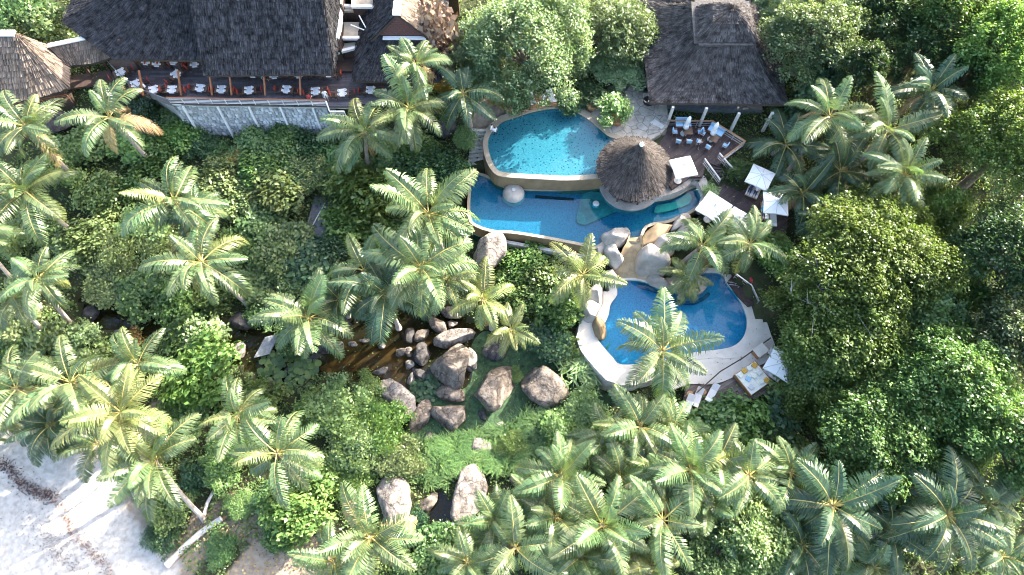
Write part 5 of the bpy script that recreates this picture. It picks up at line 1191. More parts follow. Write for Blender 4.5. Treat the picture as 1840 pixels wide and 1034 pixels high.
SHRUBS = [  # left garden uses paler tones, its sunlight put into the leaf colour
 (30,20,72,'m','m','bushy yellow green tree in the top left corner',{'h':5}),(88,48,42,'s','m','green shrub between the corner tree and the walkway roof',{'h':3.5}),
 (150,265,44,'s','m','shrub under the tall walkway palm'),(118,300,40,'s','y','light shrub right of the pavilion palm trunk'),(252,215,46,'f','d','dark shrub below the curved end of the terrace',{'h':3}),
 (300,212,40,'s','m','green shrub at the left foot of the stone wall'),(322,250,42,'s','y','shrub at the lower left corner of the stone wall'),(285,285,42,'s','m','green shrub around the foot of the walkway palm'),
 (245,262,42,'s','y','sunny shrub left of the stone wall'),(360,262,34,'f','d','fine leaved dark shrub before the stone wall'),(400,285,30,'s','m','shrub left of the orange croton'),(424,288,26,'s','o','orange and yellow croton in front of the stone wall'),
 (462,262,38,'s','m','green shrub before the middle of the stone wall'),(512,262,42,'s','m','green shrub before the right half of the stone wall'),(560,266,40,'s','d','dark shrub before the right end of the stone wall'),(610,290,40,'s','m','green shrub left of the terrace corner palm'),
 (480,318,48,'s','m','shrub in the middle of the upper garden'),(505,350,56,'s','p','bright round shrub left of the service lane'),(400,325,44,'s','p','light shrub right of the large open palm'),(438,362,40,'s','p','shrub between the open palm and the bright round shrub'),
 (548,312,44,'f','m','fine leaved shrub above the service lane'),(470,405,46,'s','m','shrub below the bright round shrub'),(505,448,50,'s','m','green shrub left of the lower end of the lane'),(560,480,52,'s','d','dark shrub below the service lane'),(610,448,42,'f','d','fine dark shrub at the lower end of the lane'),
 (430,440,42,'s','m','green shrub right of the big left palm'),(655,345,58,'s','y','big sunlit shrub right of the service lane',{'h':4}),(640,400,50,'s','y','shrub at the right lip of the service lane'),(700,300,44,'s','m','shrub above the star shaped palm'),
 (792,325,62,'f','d','dense dark rounded shrub left of the pool steps',{'h':4.5}),(745,262,38,'s','m','green shrub below the gable palm'),(835,250,22,'f','m','clipped hedge bush at the top of the pool steps',{'h':2.5}),(700,430,44,'s','m','green shrub under the star shaped palm'),(600,350,24,'s','m','small shrub at the upper edge of the lane'),
 (172,422,52,'s','p','sunny shrub left of the two big left palms'),(130,440,40,'s','p','shrub above the slanting creek palm'),(225,455,58,'f','p','fine pale shrub in the middle of the left garden'),(200,505,54,'f','p','fine leaved shrub above the left creek'),(255,525,50,'s','m','green shrub overhanging the left creek'),
 (310,545,44,'s','m','green shrub under the lower big palm'),(180,352,44,'s','p','light shrub under the walkway palm leaves'),(240,335,36,'s','m','green shrub left of the large open palm'),(262,405,44,'s','p','yellowish shrub between two big left palms'),(95,415,34,'s','m','green shrub right of the broad left palm'),
 (20,432,40,'f','p','fine shrub at the left edge under the broad palm'),(30,580,44,'s','p','sunny shrub at the left edge below the creek trunks'),(88,618,46,'s','p','light shrub on the near bank of the creek'),(148,610,36,'s','p','shrub at the foot of the slanting trunk'),(180,640,34,'b','y','large leaved plant between creek and beach palms'),
 (20,628,36,'s','m','green shrub at the left edge above the twig heap'),(240,608,20,'b','o','reddish plant at the tip of the creek'),(372,672,66,'s','y','big round yellow green bush right of the beach palms',{'h':4}),(368,608,46,'s','p','shrub above the big round bush'),(335,590,44,'s','m','shrub right of the creek tip'),
 (398,535,38,'s','m','shrub under the lower big left palm'),(455,510,42,'s','p','light shrub between big left palm and pond palm'),(500,535,36,'s','m','shrub above the footbridge palm'),(530,505,36,'s','p','sunny shrub left of the pond palm cluster'),(475,560,32,'s','m','green shrub above the footbridge'),(525,608,36,'f','m','clump beside the footbridge under the palm'),
 (335,742,48,'s','m','shrub below the big round bush at the sand'),(612,735,62,'f','p','pale fine leaved bush at the near bank of the pond',{'h':3.5}),(690,765,54,'f','y','yellow bush against the pale mottled boulder',{'h':3}),(640,800,58,'f','p','palest bush of the lower bank',{'h':3}),(560,745,42,'f','y','bush left of the pale fine bush'),
 (660,705,34,'f','y','small yellow bush at the tip of the sandbank'),(715,822,48,'f','p','pale bush left of the narrow white stone'),(590,845,42,'f','y','yellow bush right of the starry palm'),(545,918,58,'s','y','round fresh green bush on the sand by the fan palm',{'h':3}),(508,965,32,'s','m','small green bush at the edge of the pale sand'),(490,892,34,'s','m','bush under the starry palm'),
 (640,870,40,'f','y','bush above the large rounded boulder'),(1000,560,48,'s','m','shrub left of the lowest pool wall',{'h':3}),(945,470,46,'s','y','light shrub right of the huge pale boulder'),(985,510,46,'s','y','shrub left of the yellowish slide palm'),(935,535,40,'s','m','shrub behind the golden palm'),(1000,452,26,'s','y','small shrub under the middle pool channel'),
 (985,610,40,'s','d','dark shrub above the rounded lone boulder'),(1022,628,32,'b','y','broad leaved yellow plant beside the sloping pool wall'),(1040,660,36,'k','p','spiky plant at the foot of the sloping pool wall',{'h':1.6}),(1052,738,46,'f','p','pale fine bush right of the rounded lone boulder',{'h':2}),(915,492,30,'s','y','small bush between white boulder and golden palm'),
 (880,715,0.1+18,'f','y','little yellow bush in front of the tall slanting boulder'),(925,672,16,'f','y','little yellow bush between two large boulders'),
 (305,905,46,'f','y','bush beneath the lone sand palm'),(292,968,36,'f','d','dark creeping bush on the sand by the bleached trunk',{'h':1.2}),(398,985,34,'f','m','sparse creeping bush below the bleached trunk',{'h':.9}),(430,905,30,'f','y','small bush right of the driftwood branch',{'h':1.0}),(400,840,42,'f','y','yellow bush between lone sand palm and starry palm'),(232,806,22,'f','d','small bush on the sand edge left of the lone palm',{'h':1.2}),
 (110,800,26,'f','y','small yellow bush in the dark palm shadow on the beach',{'h':1.2}),(780,985,44,'s','m','green bush at the bottom right of the fan palm'),(850,960,36,'f','y','bush below the tall pale boulder'),(745,935,26,'s','d','bush at the foot of the large rounded boulder'),(745,1020,40,'s','m','green bush at the bottom edge beside the fan palm'),(960,930,30,'s','m','green bush beside the small black pool'),
 (1010,780,44,'f','y','yellow bush above the brown boulder palm'),(920,800,30,'f','y','bush right of the bright white slab'),
 (1290,765,56,'s','m','shrub in front of the two loungers',{'h':2.5}),(1345,755,46,'b','y','large leaved shrub below the daybed',{'h':2.5}),(1400,750,46,'b','d','loose dark shrub at the shady foot of the big trees',{'h':1.8}),(1425,700,44,'b','y','large leaved plant right of the low parasol',{'h':1.8}),(1410,810,44,'b','m','large leaved plant under the big trees'),(1380,780,36,'s','m','green shrub between daybed shrub and big trees'),
 (1276,345,15,'k','y','spiky plant growing in the pale pot',{'z':6.0,'h':1.2}),(1328,305,24,'s','m','small shrub in the corner of the deck stairs'),(1105,198,32,'s','y','clipped round bush in a brown planter',{'z':7.6,'h':1.7}),(1075,175,32,'s','d','dark bush beside the clipped bush',{'z':7.2,'h':1.1}),(1025,185,26,'s','d','dark shrub on the pool edge right of the sunning deck',{'h':.9}),(935,190,18,'s','d','little dark shrub left of the sunning deck',{'h':1.8}),(898,178,20,'b','o','orange leaved plant on the sandy patio'),
 (783,60,44,'b','n','dry brown leaved bush beside the gabled house',{'z':9.5,'h':5}),(790,110,34,'b','n','withered brown shrub under the big pool tree',{'z':8.5,'h':4}),(800,155,18,'s','o','orange croton between gabled house palms'),
 (1260,895,40,'s','m','green shrub inside the lower palm grove'),(1140,865,40,'s','m','green shrub under the feathery palm'),(1120,1010,40,'s','m','shrub at the bottom edge in the lower grove'),(1000,960,36,'s','d','shrub left of the large lower centre palm'),(1010,1020,44,'s','d','dark shrub at the bottom edge of the lower grove'),
 (1420,960,40,'s','m','green shrub under the left dark palm'),(1620,860,50,'s','m','green shrub between the two dark palms'),(1380,440,34,'s','y','shrub where deck and big tree meet'),(1560,330,50,'s','m','green shrub under the round headed palm'),(1470,160,44,'s','d','dark shrub between pavilion and bright palms',{'h':4}),(1430,200,40,'s','d','dark shrub at the right corner of the pavilion'),
 (1750,230,44,'s','d','dark shrub behind the shaded palm'),(1760,640,44,'b','n','dry brown undergrowth in the gap between right hand trees'),(1395,465,40,'s','y','yellowish outlier bush at the left of the big right tree'),
 (470,720,40,'s','y','bush between round bush and pale fine bush'),(420,800,40,'s','y','bush under the round bush palm'),(350,860,30,'s','d','bush in the shade of the lone sand palm'),
]
SHRUBS += [
 (1440,560,70,'m','y','rounded tree at the left flank of the largest sunlit tree',{'h':4.5}),(1650,580,75,'m','m','tree filling the gap right of the middle green tree',{'h':8}),(1720,470,65,'m','y','tree between the largest sunlit tree and the dark edge tree',{'h':8}),
 (1670,385,60,'m','y','tree behind the top of the largest sunlit tree',{'h':7}),(1455,660,60,'m','m','tree leaning over the low parasol',{'h':7}),(1735,560,60,'m','m','tree at the right flank of the middle green tree',{'h':7}),
 (1650,840,55,'m','d','dark tree behind the biggest shaded palm',{'h':5}),(1720,800,55,'m','m','tree above the lower right palms, left of the edge tree',{'h':6}),(1480,720,60,'m','y','yellow green tree below the tree over the parasol',{'h':6}),
 (1710,215,50,'m','m','tree between shaded palm and sunlit edge tree',{'h':5}),(1400,40,50,'m','g','grey green tree touching the back of the square pavilion',{'h':5}),(1530,25,50,'m','g','grey green tree at the top edge beside the dark one',{'h':6}),
 (1115,118,60,'m','g','lower right bough of leaves beside the huge pool tree',{'z':7.3,'h':1.9}),(850,120,50,'m','g','leafy tree at the left flank of the huge pool tree',{'z':7.5,'h':5})]
TREES = [
 (950,75,152,128,10.2,'g',.33,34000,64,'huge grey green tree overhanging the highest pool',{'lob':.2,'ch':7.0}),
 (1098,62,105,84,5.0,'g',.33,16000,34,'low right part of the huge pool tree crown, split off to let sun through',{'ch':3.6}),  # right part of the huge crown, split off and lowered so sun reaches the pool
 (1460,70,88,95,7.5,'g',.36,15000,34,'grey green tree to the right of the square pavilion',{}),
 (1585,40,80,70,7,'d',.36,9000,24,'dark tree at the top edge right of the grey green one',{}),
 (1690,30,80,70,9,'m',.36,9000,24,'green tree at the top edge near the right corner',{}),
 (1640,110,75,60,8,'d',.34,8000,22,'dark tree behind the bright palms',{}),
 (1800,85,95,110,10,'y',.36,15000,34,'sunlit tree in the top right corner',{}),
 (1730,150,60,55,9,'d',.34,6000,18,'small dark tree below the top right corner tree',{}),
 (1800,275,125,110,11,'y',.36,18000,40,'sunlit tree at the right edge beside the round headed palm',{}),
 (1565,480,190,120,9.5,'y',.34,40000,62,'largest sunlit tree on the right with bare grey branches',{'bare':12,'lob':.25}),
 (1530,600,150,100,8.5,'y',.34,24000,48,'green tree directly below the largest sunlit tree',{'bare':3,'lob':.25}),
 (1690,690,140,120,10,'m',.35,22000,46,'green tree in the lower half of the right hand wood',{'lob':.25}),
 (1570,790,135,95,9,'m',.34,18000,42,'green tree above the dark palms',{'lob':.24}),
 (1800,470,95,110,12,'d',.36,13000,32,'dark tree at the right edge beside the largest tree',{}),
 (1800,610,90,75,11,'g',.36,9000,26,'grey green tree at the right edge, mid height',{}),
 (1805,790,85,100,11,'m',.34,11000,30,'tree at the right edge above the lower right palms',{}),
 (1335,968,105,85,7.5,'p',.34,12000,34,'pale leaved tree at the bottom edge',{'lob':.26}),
 (1540,130,50,45,9,'d',.34,5000,16,'narrow dark tree behind the leftmost bright palm',{}),
]
# ------------------------------------------------------------------ palms
def frond_mesh(seed, el0, L=4.6, nl=54, droop=1.0, brk=0.0):
    """a feather frond arching from elevation el0 (degrees) under its weight, along +X"""
    g = np.random.default_rng(seed); n = 12
    el = math.radians(el0); pts = [np.array([0.12, 0, 0.0])]; dirs = []; side = g.normal(0, .06); yaw = 0.0
    for i in range(n):
        t = i / n
        e = el - droop * (math.radians(72) * t ** 1.35) * (0.55 + 0.45 * math.cos(min(el, 1.2) * .8))
        e = max(e, math.radians(-82)); yaw += side / n * 2.2
        d = np.array([math.cos(e) * math.cos(yaw), math.cos(e) * math.sin(yaw), math.sin(e)]); dirs.append(d); pts.append(pts[-1] + d * L / n)
    dirs.append(dirs[-1]); pts = np.array(pts); dirs = np.array(dirs)
    def at(t):
        x = t * n; i = min(int(x), n - 1); f = x - i; return pts[i] * (1 - f) + pts[i + 1] * f, dirs[i]
    V = []; Fc = []; mi = []
    # rachis
    for i, p in enumerate(pts):
        w = .055 * (1 - i / (n + 1)) + .008; d = dirs[i]; s = np.cross([0, 0, 1.0], d); s /= (np.linalg.norm(s) + 1e-6); u = np.cross(d, s)
        V += [p + s * w, p + u * w * .8, p - s * w]
    for i in range(n):
        for a, b in ((0, 1), (1, 2)): Fc.append((i * 3 + a, i * 3 + b, i * 3 + 3 + b, i * 3 + 3 + a)); mi.append(1)
    twist = g.normal(0, .25)
    gap = g.uniform(0, 1, nl)
    for k in range(nl):
        t = .13 + .87 * (k + .5) / nl
        if gap[k] > .975 - brk: continue
        for sg in (-1, 1):
            tt = min(.995, t + g.uniform(-.006, .006)); p, d = at(tt)
            s = np.cross([0, 0, 1.0], d); s /= (np.linalg.norm(s) + 1e-6); u = np.cross(d, s)
            ct, st = math.cos(twist * tt), math.sin(twist * tt); s, u = s * ct + u * st, u * ct - s * st
            ll = (1.32 * math.sin(math.pi * (0.18 + .78 * tt)) ** .7) * g.uniform(.88, 1.1)
            fw = math.radians(48 - 0 * tt) if tt < .5 else math.radians(48 - 34 * (tt - .5))
            fw += g.normal(0, .07)
            dd = s * sg * math.sin(fw + .25) + d * math.cos(fw + .25) + u * (.22 - .15 * tt + g.normal(0, .06)); dd /= np.linalg.norm(dd)
            d2 = dd + np.array([0, 0, -.55 - g.uniform(0, .45)]); d2 /= np.linalg.norm(d2)
            d3 = dd + np.array([0, 0, -1.3 - g.uniform(0, .7)]); d3 /= np.linalg.norm(d3)
            w = d * .044 + u * .01 * sg
            a = p; b = a + dd * ll * .4; c = b + d2 * ll * .35; e = c + d3 * ll * .25
            q = len(V); V += [a - w * .7, a + w * .7, b - w, b + w, c - w * .75, c + w * .75, e]
            if sg > 0: Fc += [(q, q + 1, q + 3, q + 2), (q + 2, q + 3, q + 5, q + 4), (q + 4, q + 5, q + 6)]
            else: Fc += [(q + 1, q, q + 2, q + 3), (q + 3, q + 2, q + 4, q + 5), (q + 5, q + 4, q + 6)]
            mi += [0, 0, 0]
    me = bpy.data.meshes.new('frond'); me.from_pydata([tuple(v) for v in V], [], Fc); me.update()
    me.materials.append(M['leaf_palm']); me.materials.append(M['rachis']); me.polygons.foreach_set('material_index', mi)
    return me
ELS = [78, 60, 42, 25, 8, -12, -35]
FR = {}
for e in ELS: FR[e] = [frond_mesh(e * 7 + k * 131 + 900, e, 4.4 if e > 65 else 4.8, droop=(1.0, .75, 1.2, 1.45)[k], brk=(0, 0, .02, .05)[k]) for k in range(4)]
def bunch_mesh():
    g = random.Random(2); mb = MB()
    for k in range(7):
        a = k * .9; mb.lathe((math.cos(a) * .33, math.sin(a) * .33, -.25 - g.uniform(0, .25)), [(.02, -.15), (.13, -.05), (.14, .05), (.03, .16)], 7)
    return mb.mesh('coconuts', M['coconut'], True)
BUNCH = bunch_mesh()
def palm(px, py, h, rpx, tone, label, base=None, bend=None, nf=17, dead=1, zc=None, lean=None, name='coconut_palm'):
    g = random.Random(int(px * 13 + py * 7))
    if base:
        b0 = P(base[0], base[1], 2); b = P(base[0], base[1], gz(b0.x, b0.y))
        c = P(px, py, b.z + h)
    else:
        c = P(px, py, 9); zg = gz(c.x, c.y); c = P(px, py, zg + h)
        lx, ly = lean or (g.uniform(-1.2, 1.2), g.uniform(-1.2, 1.2)); bx, by = c.x + lx, c.y + ly; b = V3(bx, by, gz(bx, by))
    t = thing(name, b, label, 'palm tree', 'coconut palms')
    ax = (c - b); tp = []
    for k in range(9):
        u = k / 8; q = b.lerp(c, u); sag = math.sin(math.pi * u) * (.5 + .06 * ax.xy.length); q = q - V3(ax.x, ax.y, 0) * (sag * .12) ; q.z -= .3 * (1 - u); tp.append(q)
    rad = [.26 - .11 * (k / 8) if k else .36 for k in range(9)]
    tr = MB(b).tube(tp, rad, 9).build('trunk', M['trunk'], t, smooth=True)
    sc_ = rpx * mpp(py, c.z) / 4.55
    cl = c - b
    dead = dead and g.choice((0, 1, 1, 2, 3))
    leafm = {'n': M['leaf_palm'], 'd': M['leaf_palm_shaded'], 'g': M['leaf_palm_gold']}[tone]
    az = g.uniform(0, 6.28); nf = max(11, nf + g.randint(-4, 3)); top = g.uniform(72, 86); low = top - g.uniform(80, 128); pw = g.uniform(.75, 1.05)
    gap = g.uniform(0, 6.28)
    for k in range(nf):
        u = (k + .5) / nf; e = top - (top - low) * u ** pw + g.gauss(0, 7)
        key = min(ELS, key=lambda q: abs(q - e)); me = g.choice(FR[key])
        az += 2.39996 + g.gauss(0, .32)
        if u > .55 and abs((az - gap + 3.14) % 6.28 - 3.14) < .35 and g.random() < .6: continue
        o = bpy.data.objects.new('frond', me); C.objects.link(o); o.parent = t; o.location = cl + V3(0, 0, .25 * (1 - u))
        o.rotation_euler = (g.gauss(0, .16), math.radians(key - e) * .8 + g.gauss(0, .06), az); s = sc_ * g.uniform(.78, 1.12) * (.78 if k < 2 else 1); o.scale = (s, s * g.uniform(.85, 1.1), s)
        lm = leafm
        if dead and k >= nf - dead:
            o.rotation_euler.y += .35; lm = M['leaf_dead'] if g.random() < .5 else M['leaf_palm_gold']
        elif g.random() < .05 and tone != 'd': lm = M['leaf_palm_gold']
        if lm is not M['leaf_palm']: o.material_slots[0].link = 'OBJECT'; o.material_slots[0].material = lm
    if h > 4.5: link('coconuts', BUNCH, None, t, cl + V3(0, 0, -.1))
    return t
for a in PALMS: palm(*a[:6], **(a[6] if len(a) > 6 else {}))

# ------------------------------------------------------------------ broadleaf crowns
def leaves_mesh(name, pos, nrm, size, g, slim=.62):
    n = len(pos); r = g.normal(size=(n, 3)); t1 = np.cross(nrm, r); t1 /= np.linalg.norm(t1, axis=1)[:, None] + 1e-9; t2 = np.cross(nrm, t1)
    s = size[:, None]; up = nrm * s * .12
    V = np.stack([pos - t1 * s * .5, pos - t2 * s * slim * .5 + up, pos + t1 * s * .5 - up * .6, pos + t2 * s * slim * .5 + up], 1).reshape(-1, 3)
    me = bpy.data.meshes.new(name); me.vertices.add(4 * n); me.vertices.foreach_set('co', V.astype(np.float32).reshape(-1))
    me.loops.add(4 * n); me.loops.foreach_set('vertex_index', np.arange(4 * n, dtype=np.int32))
    me.polygons.add(n); me.polygons.foreach_set('loop_start', np.arange(0, 4 * n, 4, dtype=np.int32)); me.polygons.foreach_set('loop_total', np.full(n, 4, np.int32))
    me.update(calc_edges=True); me.validate(); return me
def crown_mesh(seed, R, hz, nlobe, nleaf, leaf, lob=.34, name='crown', ragged=.38, skew=None):
    """dome of leafy lobes, base at z=0; R=(rx,ry)"""
    g = np.random.default_rng(seed); rm = (R[0] + R[1]) / 2
    ph = g.uniform(0, 6.28, 4); C_l = []; r_l = []
    for i in range(nlobe):
        u = (i + .5) / nlobe; th = i * 2.39996 + g.normal(0, .25); zz = 1 - 1.12 * u; zz = max(zz, -.12)
        rr = math.sqrt(max(0, 1 - max(zz, 0) ** 2)) * (.80 + g.normal(0, .10)); wob = 1 + ragged * (math.sin(2 * th + ph[0]) * .5 + math.sin(3 * th + ph[1]) * .4 + math.sin(5 * th + ph[2]) * .3)
        C_l.append((math.cos(th) * rr * R[0] * wob * .86, math.sin(th) * rr * R[1] * wob * .86, (zz * .80 + .12) * hz * (1 + g.normal(0, .10)))); r_l.append(rm * lob * g.uniform(.65, 1.25) * (1 if nlobe > 8 else 1.2))
    C_l = np.array(C_l); r_l = np.array(r_l)
    w = r_l ** 2; idx = g.choice(nlobe, nleaf, p=w / w.sum())
    d = g.normal(size=(nleaf, 3)); d[:, 2] += .45; d /= np.linalg.norm(d, axis=1)[:, None]
    # twig clusters: leaves gather round points on the lobe surface
    ncl = max(20, nleaf // 13); cd = g.normal(size=(ncl, 3)); cd[:, 2] += .5; cd /= np.linalg.norm(cd, axis=1)[:, None]; ci = g.choice(nlobe, ncl, p=w / w.sum()); crr = g.uniform(.72, 1.10, ncl)
    pick = g.integers(0, ncl, nleaf)
    pos = C_l[ci[pick]] + cd[pick] * (r_l[ci[pick]] * crr[pick])[:, None] * np.array([1, 1, .85]) + g.normal(size=(nleaf, 3)) * leaf * .72
    ins = g.random(nleaf) < .16; pos[ins] = (C_l[idx] + d * (r_l[idx] * g.uniform(.2, .9, nleaf))[:, None])[ins]
    nr = cd[pick] * .38 + g.normal(size=(nleaf, 3)) * .42 + np.array([.58, .50, .52]); nr /= np.linalg.norm(nr, axis=1)[:, None]
    if skew is not None: pos[:, :2] += pos[:, 2:3] / hz * np.array(skew)
    return leaves_mesh(name, pos, nr, leaf * g.uniform(.6, 1.35, nleaf), g), C_l
CR = {}
def crown_var(kind, v):
    k = (kind, v)
    if k not in CR:
        if kind == 's': CR[k] = crown_mesh(300 + v, (2.2, 2.2), 1.8, 13, 3000, .36, .36)[0]          # broad leaves
        if kind == 'f': CR[k] = crown_mesh(350 + v, (2.2, 2.2), 1.8, 20, 6000, .22, .30)[0]          # fine leaves
        if kind == 'b': CR[k] = crown_mesh(400 + v, (2.2, 2.2), 1.6, 9, 900, .52, .34)[0]            # large loose leaves
        if kind == 'm': CR[k] = crown_mesh(450 + v, (4.5, 4.5), 4.2, 30, 13000, .33, .27)[0]
        if kind == 'k': CR[k] = spiky(500 + v)
    return CR[k]
def spiky(seed):
    g = np.random.default_rng(seed); V = []; Fc = []
    for i in range(260):
        a = g.uniform(0, 6.28); r0 = abs(g.normal(0, .7)); e = g.uniform(.35, 1.35); L = g.uniform(.7, 1.3); c = np.array([math.cos(a * 3.3 + i) * r0, math.sin(a * 3.3 + i) * r0, g.uniform(.1, .8)])
        d = np.array([math.cos(a) * math.cos(e), math.sin(a) * math.cos(e), math.sin(e)]); s = np.cross(d, [0, 0, 1.0]); s /= np.linalg.norm(s) + 1e-6
        m = c + d * L * .55; t = m + (d + np.array([math.cos(a) * .5, math.sin(a) * .5, -.8])) * L * .38; q = len(V); V += [c - s * .03, c + s * .03, m - s * .06, m + s * .06, t]; Fc += [(q, q + 1, q + 3, q + 2), (q + 2, q + 3, q + 4)]
    me = bpy.data.meshes.new('crown'); me.from_pydata([tuple(v) for v in V], [], Fc); me.update(); return me
LM = {'d': 'leaf_dark', 'm': 'leaf_mid', 'y': 'leaf_yellow', 'p': 'leaf_pale', 'g': 'leaf_grey', 'n': 'leaf_brown', 'o': 'leaf_orange'}
stem_me = MB().tube([(0, 0, -.4), (.05, .02, .5), (-.05, .1, 1.1)], [.10, .07, .04], 6)
for a in range(4): stem_me.tube([(0, 0, .3), (math.cos(a * 1.7) * .6, math.sin(a * 1.7) * .6, .9), (math.cos(a * 1.7) * 1.1, math.sin(a * 1.7) * 1.1, 1.4)], [.05, .035, .02], 5)
stem_me = stem_me.mesh('stem', M['bark'])
def shrub(px, py, rpx, kind, tone, label, h=None, z=None, sq=1.0):
    g = random.Random(int(px * 3 + py * 17))
    c = P(px, py, 3); zg = gz(c.x, c.y) if z is None else z; base = {'s': 2.2, 'f': 2.2, 'b': 2.2, 'm': 4.5, 'k': 1.3}[kind]
    r = rpx * mpp(py, zg + 1.5); hh = (h or r * .85); fl = .62
    c = P(px, py, zg + hh * .45); zz = zg
    t = thing('shrub' if kind != 'm' else 'broadleaf_tree', V3(c.x, c.y, zz), label, 'shrub' if kind != 'm' else 'tree', 'shrubs of the hillside garden' if kind != 'm' else 'broadleaf trees')
    me = crown_var(kind, g.randrange(6 if kind in 'sf' else 3)); o = bpy.data.objects.new('foliage' if kind != 'm' else 'crown', me); C.objects.link(o); o.parent = t
    if len(me.materials) == 0: me.materials.append(M['leaf_mid'])
    o.material_slots[0].link = 'OBJECT'; o.material_slots[0].material = M[LM[tone]]
    s = r / base; hb = {'s': 1.9, 'f': 1.9, 'b': 1.8, 'm': 4.6, 'k': 1.6}[kind]; o.scale = (s, s * sq, hh / hb * fl); o.rotation_euler = (0, 0, g.uniform(0, 6.28)); o.location = (0, 0, hh * (1 - fl) * .9)
    st = link('stem' if kind != 'm' else 'trunk', stem_me, None, t); st.scale = (s, s, max(.4, hh / 1.8)); st.rotation_euler = (0, 0, g.uniform(0, 6.28))
    return t
for a in SHRUBS: shrub(*a[:6], **(a[6] if len(a) > 6 else {}))
def big_tree(px, py, rx, ry, h, tone, leaf, nleaf, nlobe, label, bare=0, lob=.27, rot=0.0, ch=None):
    leaf *= .80; nleaf = int(nleaf * 1.45)
    """px,py crown centre; rx, ry pixels; h height of the crown top above ground"""
    c = P(px, py, 10); zg = gz(c.x, c.y); c = P(px, py, zg + h * .62); k = mpp(py, zg + h * .7); R = (rx * k, ry * k * 1.05); hz = ch or h * .42; g = random.Random(int(px + py * 3))
    b = V3(c.x, c.y, zg); t = thing('broadleaf_tree', b, label, 'tree', 'broadleaf trees')
    me, lobes = crown_mesh(int(px * 7 + py), R, hz, nlobe, nleaf, leaf, lob); me.materials.append(M[LM[tone]])
    o = link('crown', me, None, t, (0, 0, h - hz))
    tr = MB(); tr.tube([(0, 0, -.5), (.15, .1, (h - hz) * .5), (0, .2, h - hz)], [.55, .42, .36], 9); tr.build('trunk', M['bark'], t, smooth=True)
    lb = MB(); g2 = random.Random(5)
    for q in lobes[::max(1, len(lobes) // 14)]:
        e = V3(*q) + V3(0, 0, h - hz); m = V3(e.x * .45, e.y * .45, (h - hz) + (e.z - h + hz) * .35); lb.tube([(0, .2, h - hz - .5), m, e], [.26, .16, .05], 6)
    lb.build('limbs', M['bark'], t, smooth=True)
    if bare:
        tw = MB()
        for i in range(bare):
            q = lobes[g.randrange(len(lobes))]; p0 = V3(*q) + V3(0, 0, h - hz); d = V3(g.gauss(0, 1), g.gauss(0, 1), .9).normalized(); L = R[0] * .2
            p1 = p0 + d * L; tw.tube([p0, p0.lerp(p1, .5) + V3(g.uniform(-.4, .4), g.uniform(-.4, .4), g.uniform(-.2, .3)), p1], [.05, .035, .015], 5)
            for s in range(3): e = p0.lerp(p1, .45 + .2 * s); tw.tube([e, e + V3(g.gauss(0, .8), g.gauss(0, .8), .4)], [.03, .012], 4)
        tw.build('bare_branches', M['greytwig'], t)['kind'] = 'stuff'
    return t
for a in TREES: big_tree(*a[:10], **(a[10] if len(a) > 10 else {}))

# ------------------------------------------------------------------ ground cover, grass, lily pads, beach wrack
def scatter_ok(X, Y, margin=0.0):
    bad = np.zeros(X.shape, bool)
    for p in (offset(UPW, 1.0), offset(MIDW, 1.2), offset(LOWW, 2.0), POND, POND2, POND3, POND4, SAND, SAND2, SAND3, SANDUP, patio, deck1, deck2, deck3, pav, terr, CHAN, landing): bad |= inside_np(p, X, Y)
    return ~bad
g = np.random.default_rng(11)
def cover(name, n, leaf, hmax, seed, m, region=None, tone=None, cl=2.2):
    g = np.random.default_rng(seed); nc = n // 14
    cx = g.uniform(-68, 68, nc); cy = g.uniform(-12, 72, nc); k = scatter_ok(cx, cy)
    if region is not None: k &= inside_np(region, cx, cy)
    cx, cy = cx[k], cy[k]; nn = len(cx) * 14; i = np.repeat(np.arange(len(cx)), 14)
    hs = g.uniform(.1, hmax, len(cx)); rr = g.uniform(.3, .9, len(cx))
    X = cx[i] + g.normal(0, 1, nn) * rr[i] * .6; Y = cy[i] + g.normal(0, 1, nn) * rr[i] * .6
    Z = carved_np(X, Y) + hs[i] * g.uniform(.3, 1, nn)
    ok = scatter_ok(X, Y); pos = np.stack([X, Y, Z], -1)[ok]; nn = len(pos)
    nr = g.normal(size=(nn, 3)) * .45 + np.array([.4, .35, .6]); nr /= np.linalg.norm(nr, axis=1)[:, None]
    me = leaves_mesh(name, pos, nr, leaf * g.uniform(.6, 1.3, nn), g); tag(link(name, me, M[m]), kind='stuff')
cover('ground_cover', 150000, .30, .9, 1, 'leaf_mid')
cover('ground_cover', 110000, .26, .9, 2, 'leaf_yellow')  # lighter leaf tone lifts the dark gaps in place of fill light
